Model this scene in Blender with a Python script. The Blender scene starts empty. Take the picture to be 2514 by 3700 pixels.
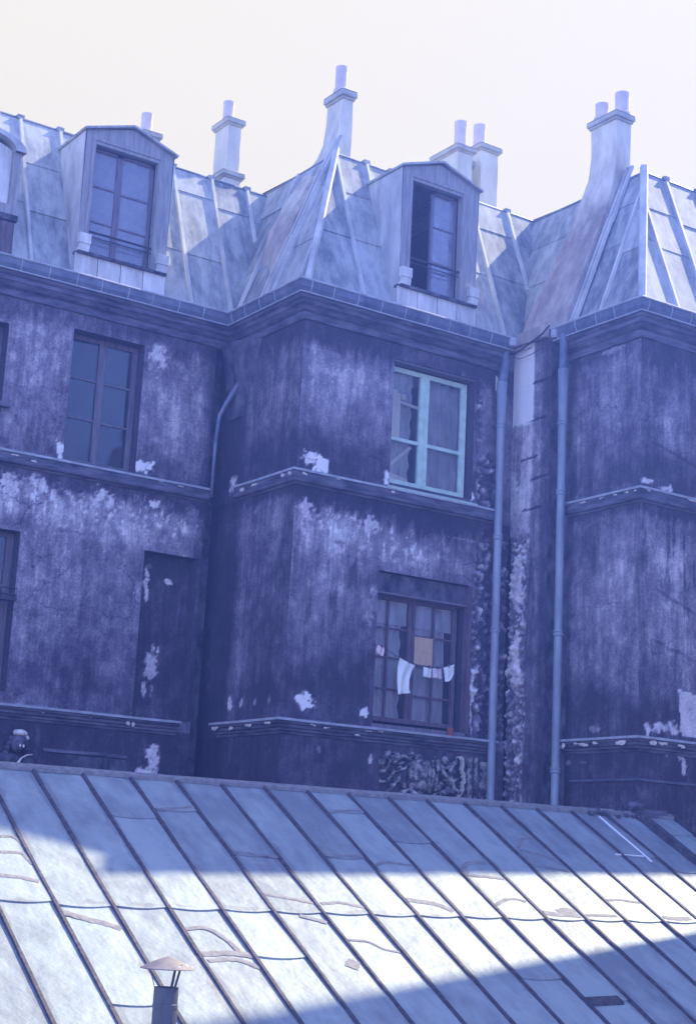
import bpy, math, random
import numpy as np
from mathutils import Vector, Matrix

random.seed(7)
rng = np.random.default_rng(7)
S = bpy.context.scene
COL = S.collection
ZO = 9.0                       # the camera stands nine metres above the courtyard

# ------------------------------------------------------------------ camera
cam_d = bpy.data.cameras.new('camera')
cam = bpy.data.objects.new('camera', cam_d)
COL.objects.link(cam)
R_ = Vector((0.82233253, -0.56693096, 0.04856452))
U_ = Vector((-0.16253214, -0.15224168, 0.97488757))
F_ = Vector((0.5453004, 0.80957505, 0.21733778))
m = Matrix((R_, U_, -F_)).transposed().to_4x4()
m.translation = Vector((0, 0, ZO))
cam.matrix_world = m
cam_d.sensor_fit = 'VERTICAL'
cam_d.sensor_height = 36.0
cam_d.sensor_width = 24.0
cam_d.lens = 56.40
cam_d.clip_start = 0.1
cam_d.clip_end = 2000
S.camera = cam

# ------------------------------------------------------------------ light
SUN = Vector((6.35, 1.0, 6.3)).normalized()
EL = math.asin(SUN.z)
AZ = math.atan2(SUN.x, SUN.y)          # clockwise from +Y
w = bpy.data.worlds.new('World')
S.world = w
w.use_nodes = True
nt = w.node_tree
nt.nodes.clear()
out = nt.nodes.new('ShaderNodeOutputWorld')
sky = nt.nodes.new('ShaderNodeTexSky')
sky.sky_type = 'NISHITA'
sky.sun_disc = False
sky.sun_elevation = EL
sky.sun_rotation = AZ
sky.air_density = 1.0
sky.dust_density = 0.3
sky.ozone_density = 3.0
tint = nt.nodes.new('ShaderNodeMix'); tint.data_type = 'RGBA'; tint.blend_type = 'MULTIPLY'
tint.inputs[0].default_value = 1.0
tint.inputs[7].default_value = (0.79, 0.725, 1.0, 1)
nt.links.new(sky.outputs[0], tint.inputs[6])
bg1 = nt.nodes.new('ShaderNodeBackground')
bg1.inputs[1].default_value = 0.15
nt.links.new(tint.outputs[2], bg1.inputs[0])
# warm white lobe added to the sky around the view, blue left elsewhere
bg2 = nt.nodes.new('ShaderNodeBackground')
bg2.inputs[0].default_value = (.985, .925, .70, 1)
bg2.inputs[1].default_value = 0.25
tc = nt.nodes.new('ShaderNodeTexCoord')
dot = nt.nodes.new('ShaderNodeVectorMath'); dot.operation = 'DOT_PRODUCT'
ga, ge = math.radians(44), math.radians(24)
dot.inputs[1].default_value = (math.sin(ga) * math.cos(ge), math.cos(ga) * math.cos(ge), math.sin(ge))
nt.links.new(tc.outputs['Generated'], dot.inputs[0])
mr = nt.nodes.new('ShaderNodeMapRange'); mr.interpolation_type = 'SMOOTHSTEP'
mr.inputs[1].default_value = 0.28; mr.inputs[2].default_value = 0.62
nt.links.new(dot.outputs['Value'], mr.inputs[0])
mx = nt.nodes.new('ShaderNodeMixShader')
nt.links.new(mr.outputs[0], mx.inputs[0])
nt.links.new(bg1.outputs[0], mx.inputs[1])
nt.links.new(bg2.outputs[0], mx.inputs[2])
nt.links.new(mx.outputs[0], out.inputs[0])

sd = bpy.data.lights.new('sun', 'SUN')
sd.energy = 2.75
sd.angle = math.radians(0.8)
sd.color = (1.0, 0.90, 0.64)
so = bpy.data.objects.new('sun', sd)
COL.objects.link(so)
so.rotation_euler = SUN.to_track_quat('Z', 'Y').to_euler()
so.location = (30, 5, 40)

S.view_settings.view_transform = 'Standard'
S.view_settings.look = 'None'
S.view_settings.gamma = 1.0
S.view_settings.exposure = 2.1
S.render.film_transparent = False
S.cycles.max_bounces = 6
S.cycles.diffuse_bounces = 3
S.cycles.glossy_bounces = 3
S.cycles.transparent_max_bounces = 12
S.cycles.volume_bounces = 0
S.cycles.use_denoising = True

# ------------------------------------------------------------------ materials
MAT = {}
def newmat(name):
    mt = bpy.data.materials.new(name); mt.use_nodes = True
    n = mt.node_tree.nodes; n.clear()
    o = n.new('ShaderNodeOutputMaterial'); b = n.new('ShaderNodeBsdfPrincipled')
    mt.node_tree.links.new(b.outputs[0], o.inputs[0])
    MAT[name] = mt
    return mt, n, mt.node_tree.links, b
def ramp(n, stops):
    r = n.new('ShaderNodeValToRGB')
    e = r.color_ramp.elements
    while len(e) < len(stops): e.new(0.5)
    for i, (p, c) in enumerate(stops):
        e[i].position = p; e[i].color = (c[0], c[1], c[2], 1)
    return r
def noise(n, l, scale, detail=4, rough=.6, sc=(1, 1, 1), src='pos'):
    g = n.new('ShaderNodeNewGeometry') if src == 'pos' else n.new('ShaderNodeTexCoord')
    mp = n.new('ShaderNodeMapping'); mp.inputs['Scale'].default_value = sc
    l.new(g.outputs['Position'] if src == 'pos' else g.outputs['Object'], mp.inputs[0])
    t = n.new('ShaderNodeTexNoise'); t.inputs['Scale'].default_value = scale
    t.inputs['Detail'].default_value = detail; t.inputs['Roughness'].default_value = rough
    l.new(mp.outputs[0], t.inputs['Vector'])
    return t
def math_(n, l, op, a, b=None, c=None, clamp=False):
    x = n.new('ShaderNodeMath'); x.operation = op; x.use_clamp = clamp
    for i, v in enumerate((a, b, c)):
        if v is None: continue
        if isinstance(v, (int, float)): x.inputs[i].default_value = v
        else: l.new(v, x.inputs[i])
    return x.outputs[0]
def bump(n, l, b, h, strength=.4, dist=.01):
    bp = n.new('ShaderNodeBump'); bp.inputs['Strength'].default_value = strength; bp.inputs['Distance'].default_value = dist
    l.new(h, bp.inputs['Height']); l.new(bp.outputs[0], b.inputs['Normal'])

PL = [(0.0, (.028, .027, .042)), (.3, (.060, .052, .074)), (.46, (.122, .105, .138)), (.64, (.28, .245, .285)), (.82, (.62, .57, .56)), (1.0, (.93, .88, .82))]
def plaster():
    mt, n, l, b = newmat('plaster')
    a = n.new('ShaderNodeAttribute'); a.attribute_name = 'tone'
    t1 = noise(n, l, 7, 5, .65, (1, 1, .16))
    t2 = noise(n, l, 28, 4, .7)
    t3 = noise(n, l, 1.3, 3, .5)
    t1b = noise(n, l, 22, 4, .7, (1, 1, .12)); t4 = noise(n, l, 75, 3, .8)
    v = math_(n, l, 'MULTIPLY_ADD', math_(n, l, 'SUBTRACT', t1.outputs[0], .5), .16, a.outputs['Fac'])
    v = math_(n, l, 'MULTIPLY_ADD', math_(n, l, 'SUBTRACT', t1b.outputs[0], .5), .26, v)
    v = math_(n, l, 'MULTIPLY_ADD', math_(n, l, 'SUBTRACT', t2.outputs[0], .5), .38, v)
    v = math_(n, l, 'MULTIPLY_ADD', math_(n, l, 'SUBTRACT', t4.outputs[0], .5), .34, v)
    v = math_(n, l, 'MULTIPLY_ADD', math_(n, l, 'SUBTRACT', t3.outputs[0], .5), .12, v)
    # hairline cracks
    g = n.new('ShaderNodeNewGeometry'); va = n.new('ShaderNodeVectorMath'); va.operation = 'MULTIPLY_ADD'; va.inputs[1].default_value = (.35, .35, .35)
    tn = noise(n, l, 4, 4, .6); l.new(tn.outputs['Color'], va.inputs[0]); l.new(g.outputs['Position'], va.inputs[2])
    vo = n.new('ShaderNodeTexVoronoi'); vo.feature = 'DISTANCE_TO_EDGE'; vo.inputs['Scale'].default_value = 1.15; l.new(va.outputs[0], vo.inputs['Vector'])
    ck = math_(n, l, 'MULTIPLY', math_(n, l, 'SUBTRACT', 1, math_(n, l, 'MULTIPLY', vo.outputs['Distance'], 95), clamp=True), math_(n, l, 'MULTIPLY', math_(n, l, 'SUBTRACT', t3.outputs[0], .50), 8, clamp=True))
    v = math_(n, l, 'SUBTRACT', v, math_(n, l, 'MULTIPLY', ck, .22))
    r = ramp(n, PL); l.new(v, r.inputs[0]); l.new(r.outputs[0], b.inputs['Base Color'])
    b.inputs['Roughness'].default_value = .92; b.inputs['Specular IOR Level'].default_value = .2
    bump(n, l, b, math_(n, l, 'ADD', t2.outputs[0], math_(n, l, 'MULTIPLY', v, .8)), .5, .015)
plaster()
def simple(name, c0, c1, scale=8, rough=.8, sc=(1, 1, 1), bstr=.3, bd=.006, detail=5, metal=0.0, lo=.35, hi=.68, spec=.3, src='pos'):
    mt, n, l, b = newmat(name)
    t = noise(n, l, scale, detail, .62, sc, src)
    r = ramp(n, [(lo, c0), (hi, c1)])
    if name.startswith('zinc_m') or name == 'white_stone':
        t9 = noise(n, l, 9, 5, .7, (1, 1, .12)); oi = n.new('ShaderNodeObjectInfo')
        vv = math_(n, l, 'ADD', math_(n, l, 'MULTIPLY', t.outputs[0], .65), math_(n, l, 'ADD', math_(n, l, 'MULTIPLY', math_(n, l, 'SUBTRACT', t9.outputs[0], .5), .6), math_(n, l, 'ADD', .07, math_(n, l, 'MULTIPLY', oi.outputs['Random'], .2))))
        l.new(vv, r.inputs[0])
    else: l.new(t.outputs[0], r.inputs[0])
    l.new(r.outputs[0], b.inputs['Base Color'])
    b.inputs['Roughness'].default_value = rough; b.inputs['Metallic'].default_value = metal
    b.inputs['Specular IOR Level'].default_value = spec
    if bstr: bump(n, l, b, t.outputs[0], bstr, bd)
    return mt
simple('stone_dark', (.035, .034, .05), (.17, .16, .2), 6, .9, (1, 1, .6), .6, .02)
simple('cornice_stone', (.045, .044, .065), (.2, .19, .235), 5, .9, (.5, .5, 2.5), .5, .01)
simple('carved', (.05, .045, .055), (.66, .61, .58), 11, .85, (1, 1, 1), .8, .02, lo=.42, hi=.72)
simple('chip', (.58, .53, .47), (.88, .83, .72), 16, .9, bstr=.8, bd=.02)
simple('chimney_plaster', (.52, .50, .40), (.74, .72, .58), 3, .9, (1, 1, .35), .4, .01)
def flare_mat():
    mt, n, l, b = newmat('flare_plaster')
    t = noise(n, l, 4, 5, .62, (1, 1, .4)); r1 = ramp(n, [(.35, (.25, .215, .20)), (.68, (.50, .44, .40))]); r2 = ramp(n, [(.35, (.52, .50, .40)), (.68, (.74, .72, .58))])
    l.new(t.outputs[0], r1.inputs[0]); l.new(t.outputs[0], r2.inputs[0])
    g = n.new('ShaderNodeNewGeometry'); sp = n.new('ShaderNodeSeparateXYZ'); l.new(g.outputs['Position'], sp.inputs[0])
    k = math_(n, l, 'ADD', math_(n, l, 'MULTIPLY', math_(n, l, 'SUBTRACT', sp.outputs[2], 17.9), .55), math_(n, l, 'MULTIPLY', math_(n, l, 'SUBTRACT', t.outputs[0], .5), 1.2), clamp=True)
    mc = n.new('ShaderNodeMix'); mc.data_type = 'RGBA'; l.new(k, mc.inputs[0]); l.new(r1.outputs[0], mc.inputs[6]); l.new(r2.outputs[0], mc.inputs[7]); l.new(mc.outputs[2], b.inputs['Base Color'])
    b.inputs['Roughness'].default_value = .9; bump(n, l, b, t.outputs[0], .6, .015)
flare_mat()
simple('cap_stone', (.34, .34, .30), (.52, .51, .43), 6, .9)
simple('pot_clay', (.56, .48, .43), (.68, .60, .54), 6, .8)
simple('zinc_mansard', (.15, .17, .185), (.47, .49, .46), 3.2, .72, (1, 1, .35), .25, .006, spec=.25, lo=.3, hi=.64)
simple('wood_pale', (.24, .24, .24), (.40, .39, .37), 10, .8, (3, 3, .3), .3, .003)  # paler copy of the grey wood for dormer fronts, glare put into the colour
simple('zinc_light', (.36, .37, .36), (.64, .64, .60), 4, .65, (1, 1, .35), .2, .004, spec=.3)
simple('zinc_gutter', (.10, .12, .17), (.22, .25, .31), 4, .5, (1, 1, 1), .3, .004, metal=.3)
simple('zinc_rim', (.32, .34, .37), (.50, .52, .55), 6, .75, (1, 1, 1), .1, .002, spec=.2)
simple('pipe_grey', (.22, .255, .29), (.38, .43, .47), 5, .55, (1, 1, .25), .15, .003, metal=.1)
simple('white_stone', (.50, .49, .45), (.86, .84, .76), 7, .85, (1, 1, .3), .4, .008)
simple('wood_grey', (.12, .11, .13), (.24, .21, .24), 12, .8, (3, 3, .3), .3, .003)
simple('wood_brown', (.09, .06, .075), (.20, .15, .17), 12, .8, (3, 3, .3), .3, .003)
simple('teal_paint', (.46, .62, .50), (.62, .80, .64), 9, .6, (1, 1, 1), .3, .003, lo=.3, hi=.6)
simple('cream_board', (.84, .76, .58), (.93, .86, .68), 9, .8, (1, 1, .3), .2, .002)
simple('cardboard', (.58, .40, .25), (.70, .50, .32), 14, .9)
simple('cloth_white', (.82, .84, .74), (.9, .9, .80), 20, .95)
simple('cloth_pink', (.80, .50, .50), (.88, .76, .70), 16, .95)
simple('dark_iron', (.03, .03, .04), (.07, .065, .08), 10, .6)
simple('tar', (.05, .045, .055), (.12, .105, .125), 18, .8, (1, 1, 1), .6, .01)
simple('tar_smear', (.19, .18, .18), (.31, .295, .29), 14, .85, (1, 1, 1), .5, .004)
simple('interior', (.012, .012, .016), (.03, .03, .036), 2, .95, bstr=0)
simple('deck', (.03, .03, .04), (.05, .05, .06), 4, .95, bstr=0)
simple('ground', (.05, .05, .05), (.10, .095, .09), 1.5, .95)
simple('rust_cap', (.19, .165, .165), (.29, .26, .255), 7, .6, (1, 1, 1), .2, .003, metal=.1)
simple('flue_metal', (.08, .085, .10), (.19, .195, .21), 5, .6, (1, 1, .4), .3, .003, metal=.2)
simple('terracotta', (.28, .08, .05), (.38, .12, .08), 20, .85)
simple('white_metal', (.88, .88, .82), (.95, .94, .88), 5, .35, bstr=0)
simple('render_cream', (.28, .27, .25), (.42, .40, .37), 2, .9)

def glass(name, tintc=(.8, .85, .95), opac=0.0, refl=.25):
    mt = bpy.data.materials.new(name); mt.use_nodes = True; n = mt.node_tree.nodes; l = mt.node_tree.links; n.clear()
    o = n.new('ShaderNodeOutputMaterial'); tr = n.new('ShaderNodeBsdfTransparent'); gl = n.new('ShaderNodeBsdfGlossy')
    tr.inputs[0].default_value = (*tintc, 1); gl.inputs['Roughness'].default_value = .06
    gl.inputs[0].default_value = (.9, .93, 1, 1)
    t = noise(n, l, 2.2, 2, .5); bp = n.new('ShaderNodeBump'); bp.inputs['Strength'].default_value = .25; bp.inputs['Distance'].default_value = .03
    l.new(t.outputs[0], bp.inputs['Height']); l.new(bp.outputs[0], gl.inputs['Normal'])
    mxx = n.new('ShaderNodeMixShader'); fr = n.new('ShaderNodeFresnel'); fr.inputs[0].default_value = 1.5
    l.new(math_(n, l, 'ADD', fr.outputs[0], refl, clamp=True), mxx.inputs[0]); l.new(tr.outputs[0], mxx.inputs[1]); l.new(gl.outputs[0], mxx.inputs[2])
    df = n.new('ShaderNodeBsdfDiffuse'); df.inputs[0].default_value = (.35, .37, .42, 1)
    t2 = noise(n, l, 5, 4, .6); m2 = n.new('ShaderNodeMixShader')
    l.new(math_(n, l, 'MULTIPLY', t2.outputs[0], opac), m2.inputs[0]); l.new(mxx.outputs[0], m2.inputs[1]); l.new(df.outputs[0], m2.inputs[2])
    l.new(m2.outputs[0], o.inputs[0]); MAT[name] = mt
glass('glass', (.7,.72,.78), refl=-.005, opac=.16)
glass('glass_glare', (.75,.78,.85), refl=.06, opac=1.1)  # paler, more opaque copy; lens glare over the dormers put into the colour
glass('glass_clear', (.95,.96,.98), refl=0.0, opac=.06)
def curtain_mat():
    mt = bpy.data.materials.new('curtain'); mt.use_nodes = True; n = mt.node_tree.nodes; l = mt.node_tree.links; n.clear()
    o = n.new('ShaderNodeOutputMaterial'); d = n.new('ShaderNodeBsdfDiffuse'); tr = n.new('ShaderNodeBsdfTransparent'); mxx = n.new('ShaderNodeMixShader')
    t = noise(n, l, 9, 3, .5, (1, 1, .3)); r = ramp(n, [(.3, (.40, .40, .40)), (.7, (.70, .69, .66))]); l.new(t.outputs[0], r.inputs[0]); l.new(r.outputs[0], d.inputs[0])
    mxx.inputs[0].default_value = .92; l.new(tr.outputs[0], mxx.inputs[1]); l.new(d.outputs[0], mxx.inputs[2]); l.new(mxx.outputs[0], o.inputs[0]); MAT['curtain'] = mt
curtain_mat()
def printed_cloth():
    mt, n, l, b = newmat('cloth_print')
    t = noise(n, l, 38, 2, .5); r = ramp(n, [(.38, (.75, .74, .55)), (.5, (.78, .72, .72)), (.58, (.62, .22, .33)), (.68, (.8, .78, .7))]); l.new(t.outputs[0], r.inputs[0]); l.new(r.outputs[0], b.inputs['Base Color'])
    b.inputs['Roughness'].default_value = .95
printed_cloth()

# ---- zinc of the annex roof: object coordinates are (s, t) of the roof plane
def annex_zinc():
    mt, n, l, b = newmat('zinc_annex')
    uv = n.new('ShaderNodeUVMap'); uv.uv_map = 'st'
    sep = n.new('ShaderNodeSeparateXYZ'); l.new(uv.outputs[0], sep.inputs[0])
    def nz(scale, detail=4, sc=(1, 1, 1), off=0):
        mp = n.new('ShaderNodeMapping'); mp.inputs['Scale'].default_value = sc; mp.inputs['Location'].default_value = (off, off, off); l.new(uv.outputs[0], mp.inputs[0])
        t = n.new('ShaderNodeTexNoise'); t.inputs['Scale'].default_value = scale; t.inputs['Detail'].default_value = detail; t.inputs['Roughness'].default_value = .6
        l.new(mp.outputs[0], t.inputs['Vector']); return t.outputs[0]
    base = ramp(n, [(.3, (.215, .245, .265)), (.7, (.345, .40, .40))]); oi = n.new('ShaderNodeObjectInfo'); l.new(math_(n, l, 'ADD', math_(n, l, 'MULTIPLY', math_(n, l, 'SUBTRACT', nz(7, 5, (1, .35, 1), 2), .5), .85), math_(n, l, 'ADD', math_(n, l, 'MULTIPLY', nz(1.6, 5), .7), math_(n, l, 'MULTIPLY', oi.outputs['Random'], .32))), base.inputs[0])
    # smeared mastic along the joints: distance to the nearest roll, in metres
    fr = math_(n, l, 'FRACT', math_(n, l, 'DIVIDE', math_(n, l, 'ADD', sep.outputs[0], 7.648 + 5145e-4 * 40), .5145))
    d = math_(n, l, 'MULTIPLY', math_(n, l, 'SUBTRACT', .5, math_(n, l, 'ABSOLUTE', math_(n, l, 'SUBTRACT', fr, .5))), .5145)
    wv = math_(n, l, 'MULTIPLY', math_(n, l, 'SUBTRACT', nz(1.1, 3, (1, 1, 1), 3), .36), .30)
    wv = math_(n, l, 'ADD', wv, math_(n, l, 'MULTIPLY', math_(n, l, 'SUBTRACT', nz(14, 3), .5), .05))
    m1 = math_(n, l, 'MULTIPLY', math_(n, l, 'SUBTRACT', wv, d), 60, clamp=True)
    # cross joint row
    d2 = math_(n, l, 'ABSOLUTE', math_(n, l, 'ADD', sep.outputs[1], 2.545))
    wv2 = math_(n, l, 'MULTIPLY', math_(n, l, 'SUBTRACT', nz(2.3, 4, (1, 1, 1), 9), .44), .42)
    m2 = math_(n, l, 'MULTIPLY', math_(n, l, 'SUBTRACT', wv2, d2), 60, clamp=True)
    mm = math_(n, l, 'MULTIPLY', math_(n, l, 'MAXIMUM', m1, m2), .42)
    sp = math_(n, l, 'MULTIPLY', math_(n, l, 'SUBTRACT', nz(42, 2), .70), 9, clamp=True)
    mm = math_(n, l, 'MAXIMUM', mm, math_(n, l, 'MULTIPLY', sp, .45))
    mc = n.new('ShaderNodeMix'); mc.data_type = 'RGBA'; l.new(mm, mc.inputs[0]); l.new(base.outputs[0], mc.inputs[6]); mc.inputs[7].default_value = (.15, .14, .15, 1)
    l.new(mc.outputs[2], b.inputs['Base Color'])
    b.inputs['Roughness'].default_value = .62; b.inputs['Metallic'].default_value = .1; b.inputs['Specular IOR Level'].default_value = .4
    h = math_(n, l, 'ADD', math_(n, l, 'MULTIPLY', nz(26, 3, (1, 1, 1)), .35), math_(n, l, 'MULTIPLY', nz(3.0, 3), 4.0))
    # fine weave-like ripple of the rolled metal
    wt = n.new('ShaderNodeTexWave'); wt.wave_type = 'BANDS'; wt.bands_direction = 'DIAGONAL'; wt.inputs['Scale'].default_value = 16; wt.inputs['Distortion'].default_value = 3.0; wt.inputs['Detail'].default_value = 2
    l.new(uv.outputs[0], wt.inputs['Vector'])
    h = math_(n, l, 'ADD', h, math_(n, l, 'MULTIPLY', wt.outputs['Fac'], .12))
    bump(n, l, b, h, .55, .012)
annex_zinc()

# ------------------------------------------------------------------ object helpers
WO = {}
def tag(o, label=None, cat=None, group=None, kind=None):
    if label: o['label'] = label
    if cat: o['category'] = cat
    if group: o['group'] = group
    if kind: o['kind'] = kind
    return o
def place(o, origin, parent):
    origin = Vector(origin); WO[o.name] = origin
    if parent is not None:
        o.parent = parent; o.location = origin - WO[parent.name]
    else:
        o.location = origin + Vector((0, 0, ZO))
def empty(name, origin, parent=None, **k):
    o = bpy.data.objects.new(name, None); o.empty_display_size = .2; COL.objects.link(o)
    place(o, origin, parent); return tag(o, **k)
class MB:
    def __init__(s): s.v = []; s.f = []; s.tone = None; s.st = None
    def add(s, vs, fs):
        k = len(s.v); s.v += [tuple(v) for v in vs]; s.f += [tuple(k + i for i in f) for f in fs]; return s
    def box(s, x0, x1, y0, y1, z0, z1):
        return s.add([(x0, y0, z0), (x1, y0, z0), (x1, y1, z0), (x0, y1, z0), (x0, y0, z1), (x1, y0, z1), (x1, y1, z1), (x0, y1, z1)],
                     [(0, 3, 2, 1), (4, 5, 6, 7), (0, 1, 5, 4), (1, 2, 6, 5), (2, 3, 7, 6), (3, 0, 4, 7)])
    def slab(s, poly, nrm, th):
        """polygon (3D points, anticlockwise seen from the tip of nrm) thickened against nrm"""
        n = len(poly); nrm = Vector(nrm)
        a = [Vector(p) for p in poly]; b = [p - nrm * th for p in a]
        return s.add(a + b, [tuple(range(n)), tuple(range(2 * n - 1, n - 1, -1))] + [(i, i + n, (i + 1) % n + n, (i + 1) % n) for i in range(n)])
    def bar(s, a, b, wd, ht, up):
        """rectangular bar from a to b, width wd, standing ht along up"""
        a = Vector(a); b = Vector(b); up = Vector(up).normalized(); sd_ = (b - a).cross(up).normalized() * wd / 2
        u = up * ht
        return s.add([a - sd_, a + sd_, a + sd_ * .7 + u, a - sd_ * .7 + u, b - sd_, b + sd_, b + sd_ * .7 + u, b - sd_ * .7 + u],
                     [(0, 1, 2, 3), (7, 6, 5, 4), (0, 4, 5, 1), (1, 5, 6, 2), (2, 6, 7, 3), (3, 7, 4, 0)])
    def tube(s, pts, r, n=8, cap=True):
        pts = [Vector(p) for p in pts]; k0 = len(s.v)
        rs = r if isinstance(r, (list, tuple)) else [r] * len(pts)
        ref = Vector((0, 0, 1))
        t0 = (pts[1] - pts[0]).normalized()
        if abs(t0.dot(ref)) > .9: ref = Vector((1, 0, 0))
        for i, p in enumerate(pts):
            t = (pts[min(i + 1, len(pts) - 1)] - pts[max(i - 1, 0)]).normalized()
            a = t.cross(ref).normalized(); b = t.cross(a)
            for j in range(n):
                an = 2 * math.pi * j / n; s.v.append(tuple(p + (a * math.cos(an) + b * math.sin(an)) * rs[i]))
        for i in range(len(pts) - 1):
            for j in range(n):
                s.f.append((k0 + i * n + j, k0 + i * n + (j + 1) % n, k0 + (i + 1) * n + (j + 1) % n, k0 + (i + 1) * n + j))
        if cap:
            s.f.append(tuple(k0 + j for j in range(n))[::-1]); s.f.append(tuple(k0 + (len(pts) - 1) * n + j for j in range(n)))
        return s
    def lathe(s, c, prof, n=16):
        k0 = len(s.v)
        for (r, z) in prof:
            for j in range(n):
                an = 2 * math.pi * j / n; s.v.append((c[0] + r * math.cos(an), c[1] + r * math.sin(an), c[2] + z))
        for i in range(len(prof) - 1):
            for j in range(n): s.f.append((k0 + i * n + j, k0 + i * n + (j + 1) % n, k0 + (i + 1) * n + (j + 1) % n, k0 + (i + 1) * n + j))
        s.f.append(tuple(k0 + j for j in range(n))[::-1]); s.f.append(tuple(k0 + (len(prof) - 1) * n + j for j in range(n)))
        return s
    def ball(s, c, r, rot=0, n=10, mrg=8, jit=0.0):
        """ellipsoid, rot turns it in the x-z plane"""
        k0 = len(s.v); cr, sr = math.cos(rot), math.sin(rot)
        for i in range(mrg + 1):
            ph = math.pi * i / mrg
            for j in range(n):
                th = 2 * math.pi * j / n
                q = 1 + (random.random() - .5) * jit
                x, y, z = r[0] * q * math.sin(ph) * math.cos(th), r[1] * q * math.sin(ph) * math.sin(th), r[2] * q * math.cos(ph)
                s.v.append((c[0] + x * cr - z * sr, c[1] + y, c[2] + x * sr + z * cr))
        for i in range(mrg):
            for j in range(n): s.f.append((k0 + i * n + j, k0 + (i + 1) * n + j, k0 + (i + 1) * n + (j + 1) % n, k0 + i * n + (j + 1) % n))
        return s
    def build(s, name, mat, parent=None, origin=None, smooth=False, **k):
        arr = np.array(s.v, dtype=np.float64)
        if origin is None:
            lo, hi = arr.min(0), arr.max(0); origin = ((lo[0] + hi[0]) / 2, (lo[1] + hi[1]) / 2, lo[2])
        loc = arr - np.array(origin)
        me = bpy.data.meshes.new(name); me.from_pydata(loc.tolist(), [], s.f)
        me.materials.append(MAT[mat])
        if s.tone is not None:
            at = me.attributes.new('tone', 'FLOAT', 'POINT'); at.data.foreach_set('value', np.array(s.tone, dtype=np.float32))
        if s.st is not None:
            u = me.uv_layers.new(name='st'); idx = np.zeros(len(me.loops), dtype=np.int32); me.loops.foreach_get('vertex_index', idx)
            u.data.foreach_set('uv', np.array(s.st, dtype=np.float32)[idx].ravel())
        if smooth: me.polygons.foreach_set('use_smooth', [True] * len(me.polygons))
        me.update()
        o = bpy.data.objects.new(name, me); COL.objects.link(o); place(o, origin, parent)
        return tag(o, **k)

# ------------------------------------------------------------------ numpy noise
TB = rng.random((256, 256))
def vn(x, y, sd_=0):
    x = np.asarray(x, float) + sd_ * 17.31; y = np.asarray(y, float) + sd_ * 9.77
    xi = np.floor(x).astype(int); yi = np.floor(y).astype(int); fx = x - xi; fy = y - yi
    fx = fx * fx * (3 - 2 * fx); fy = fy * fy * (3 - 2 * fy)
    a = TB[xi % 256, yi % 256]; b = TB[(xi + 1) % 256, yi % 256]; c = TB[xi % 256, (yi + 1) % 256]; d = TB[(xi + 1) % 256, (yi + 1) % 256]
    return a * (1 - fx) * (1 - fy) + b * fx * (1 - fy) + c * (1 - fx) * fy + d * fx * fy
def fbm(x, y, sd_=0, o=4):
    s = 0; a = .5; t = 0
    for i in range(o): s = s + a * vn(x * 2 ** i, y * 2 ** i, sd_ + i * 3); t += a; a *= .55
    return s / t
def sst(a, b, x): t = np.clip((x - a) / (b - a), 0, 1); return t * t * (3 - 2 * t)

def tone_common(u, z, sd_):
    t = .53 + .16 * (fbm(u * 7, z * .7, sd_) - .5) + .24 * (fbm(u * 1.3, z * 1.1, sd_ + 5) - .5) + .16 * (fbm(u * 20, z * 2.2, sd_ + 15) - .5) + .30 * (fbm(u * 8, z * 7, sd_ + 11) - .5)
    return t
def drip(u, z, ztop, ln, sd_, fr=9):
    """soot that hangs ragged below ztop; 1 inside"""
    e = ztop - ln * (.25 + 1.5 * fbm(u * fr * 2, z * .8 + 3, sd_, 5))
    return .78 * (.6 * sst(-.03, .03, z - e) + .4 * sst(-.4 * ln - .05, .1, z - e)) * (z < ztop)
def rise(u, z, zbot, ln, sd_):
    e = zbot + ln * (.3 + 1.2 * fbm(u * 4, z * .7, sd_, 4))
    return .75 * sst(.2, -.12, z - e) * (z > zbot)
def gs(u, z, cu, cz, su, sz): return np.exp(-((u - cu) / su) ** 2 - ((z - cz) / sz) ** 2)
def patches(t, u, z, lst, sd_=40):
    for (cu, cz, ru, rz, amp) in lst:
        q = 1.25 if amp > .69 else 1.0; amp = amp + (.12 if amp > .69 else 0)
        k_ = int(cu * 7) % 5; wu = ru * 1.6 * (fbm(u * 9, z * 9, sd_ + k_, 3) - .5); wz = rz * 1.6 * (fbm(u * 9 + 7, z * 9, sd_ + k_ + 9, 3) - .5)
        d = np.sqrt(((u + wu - cu) / ru / q) ** 2 + ((z + wz - cz) / rz / q) ** 2)
        nn = fbm(u * 20, z * 20, sd_ + k_, 5)
        mk = sst(-.08, .34, 1.0 - d + (nn - .5) * 1.5)
        t = t * (1 - mk) + mk * (amp + .25 * (fbm(u * 25, z * 25, sd_ + 3, 2) - .5))
    return t

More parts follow.
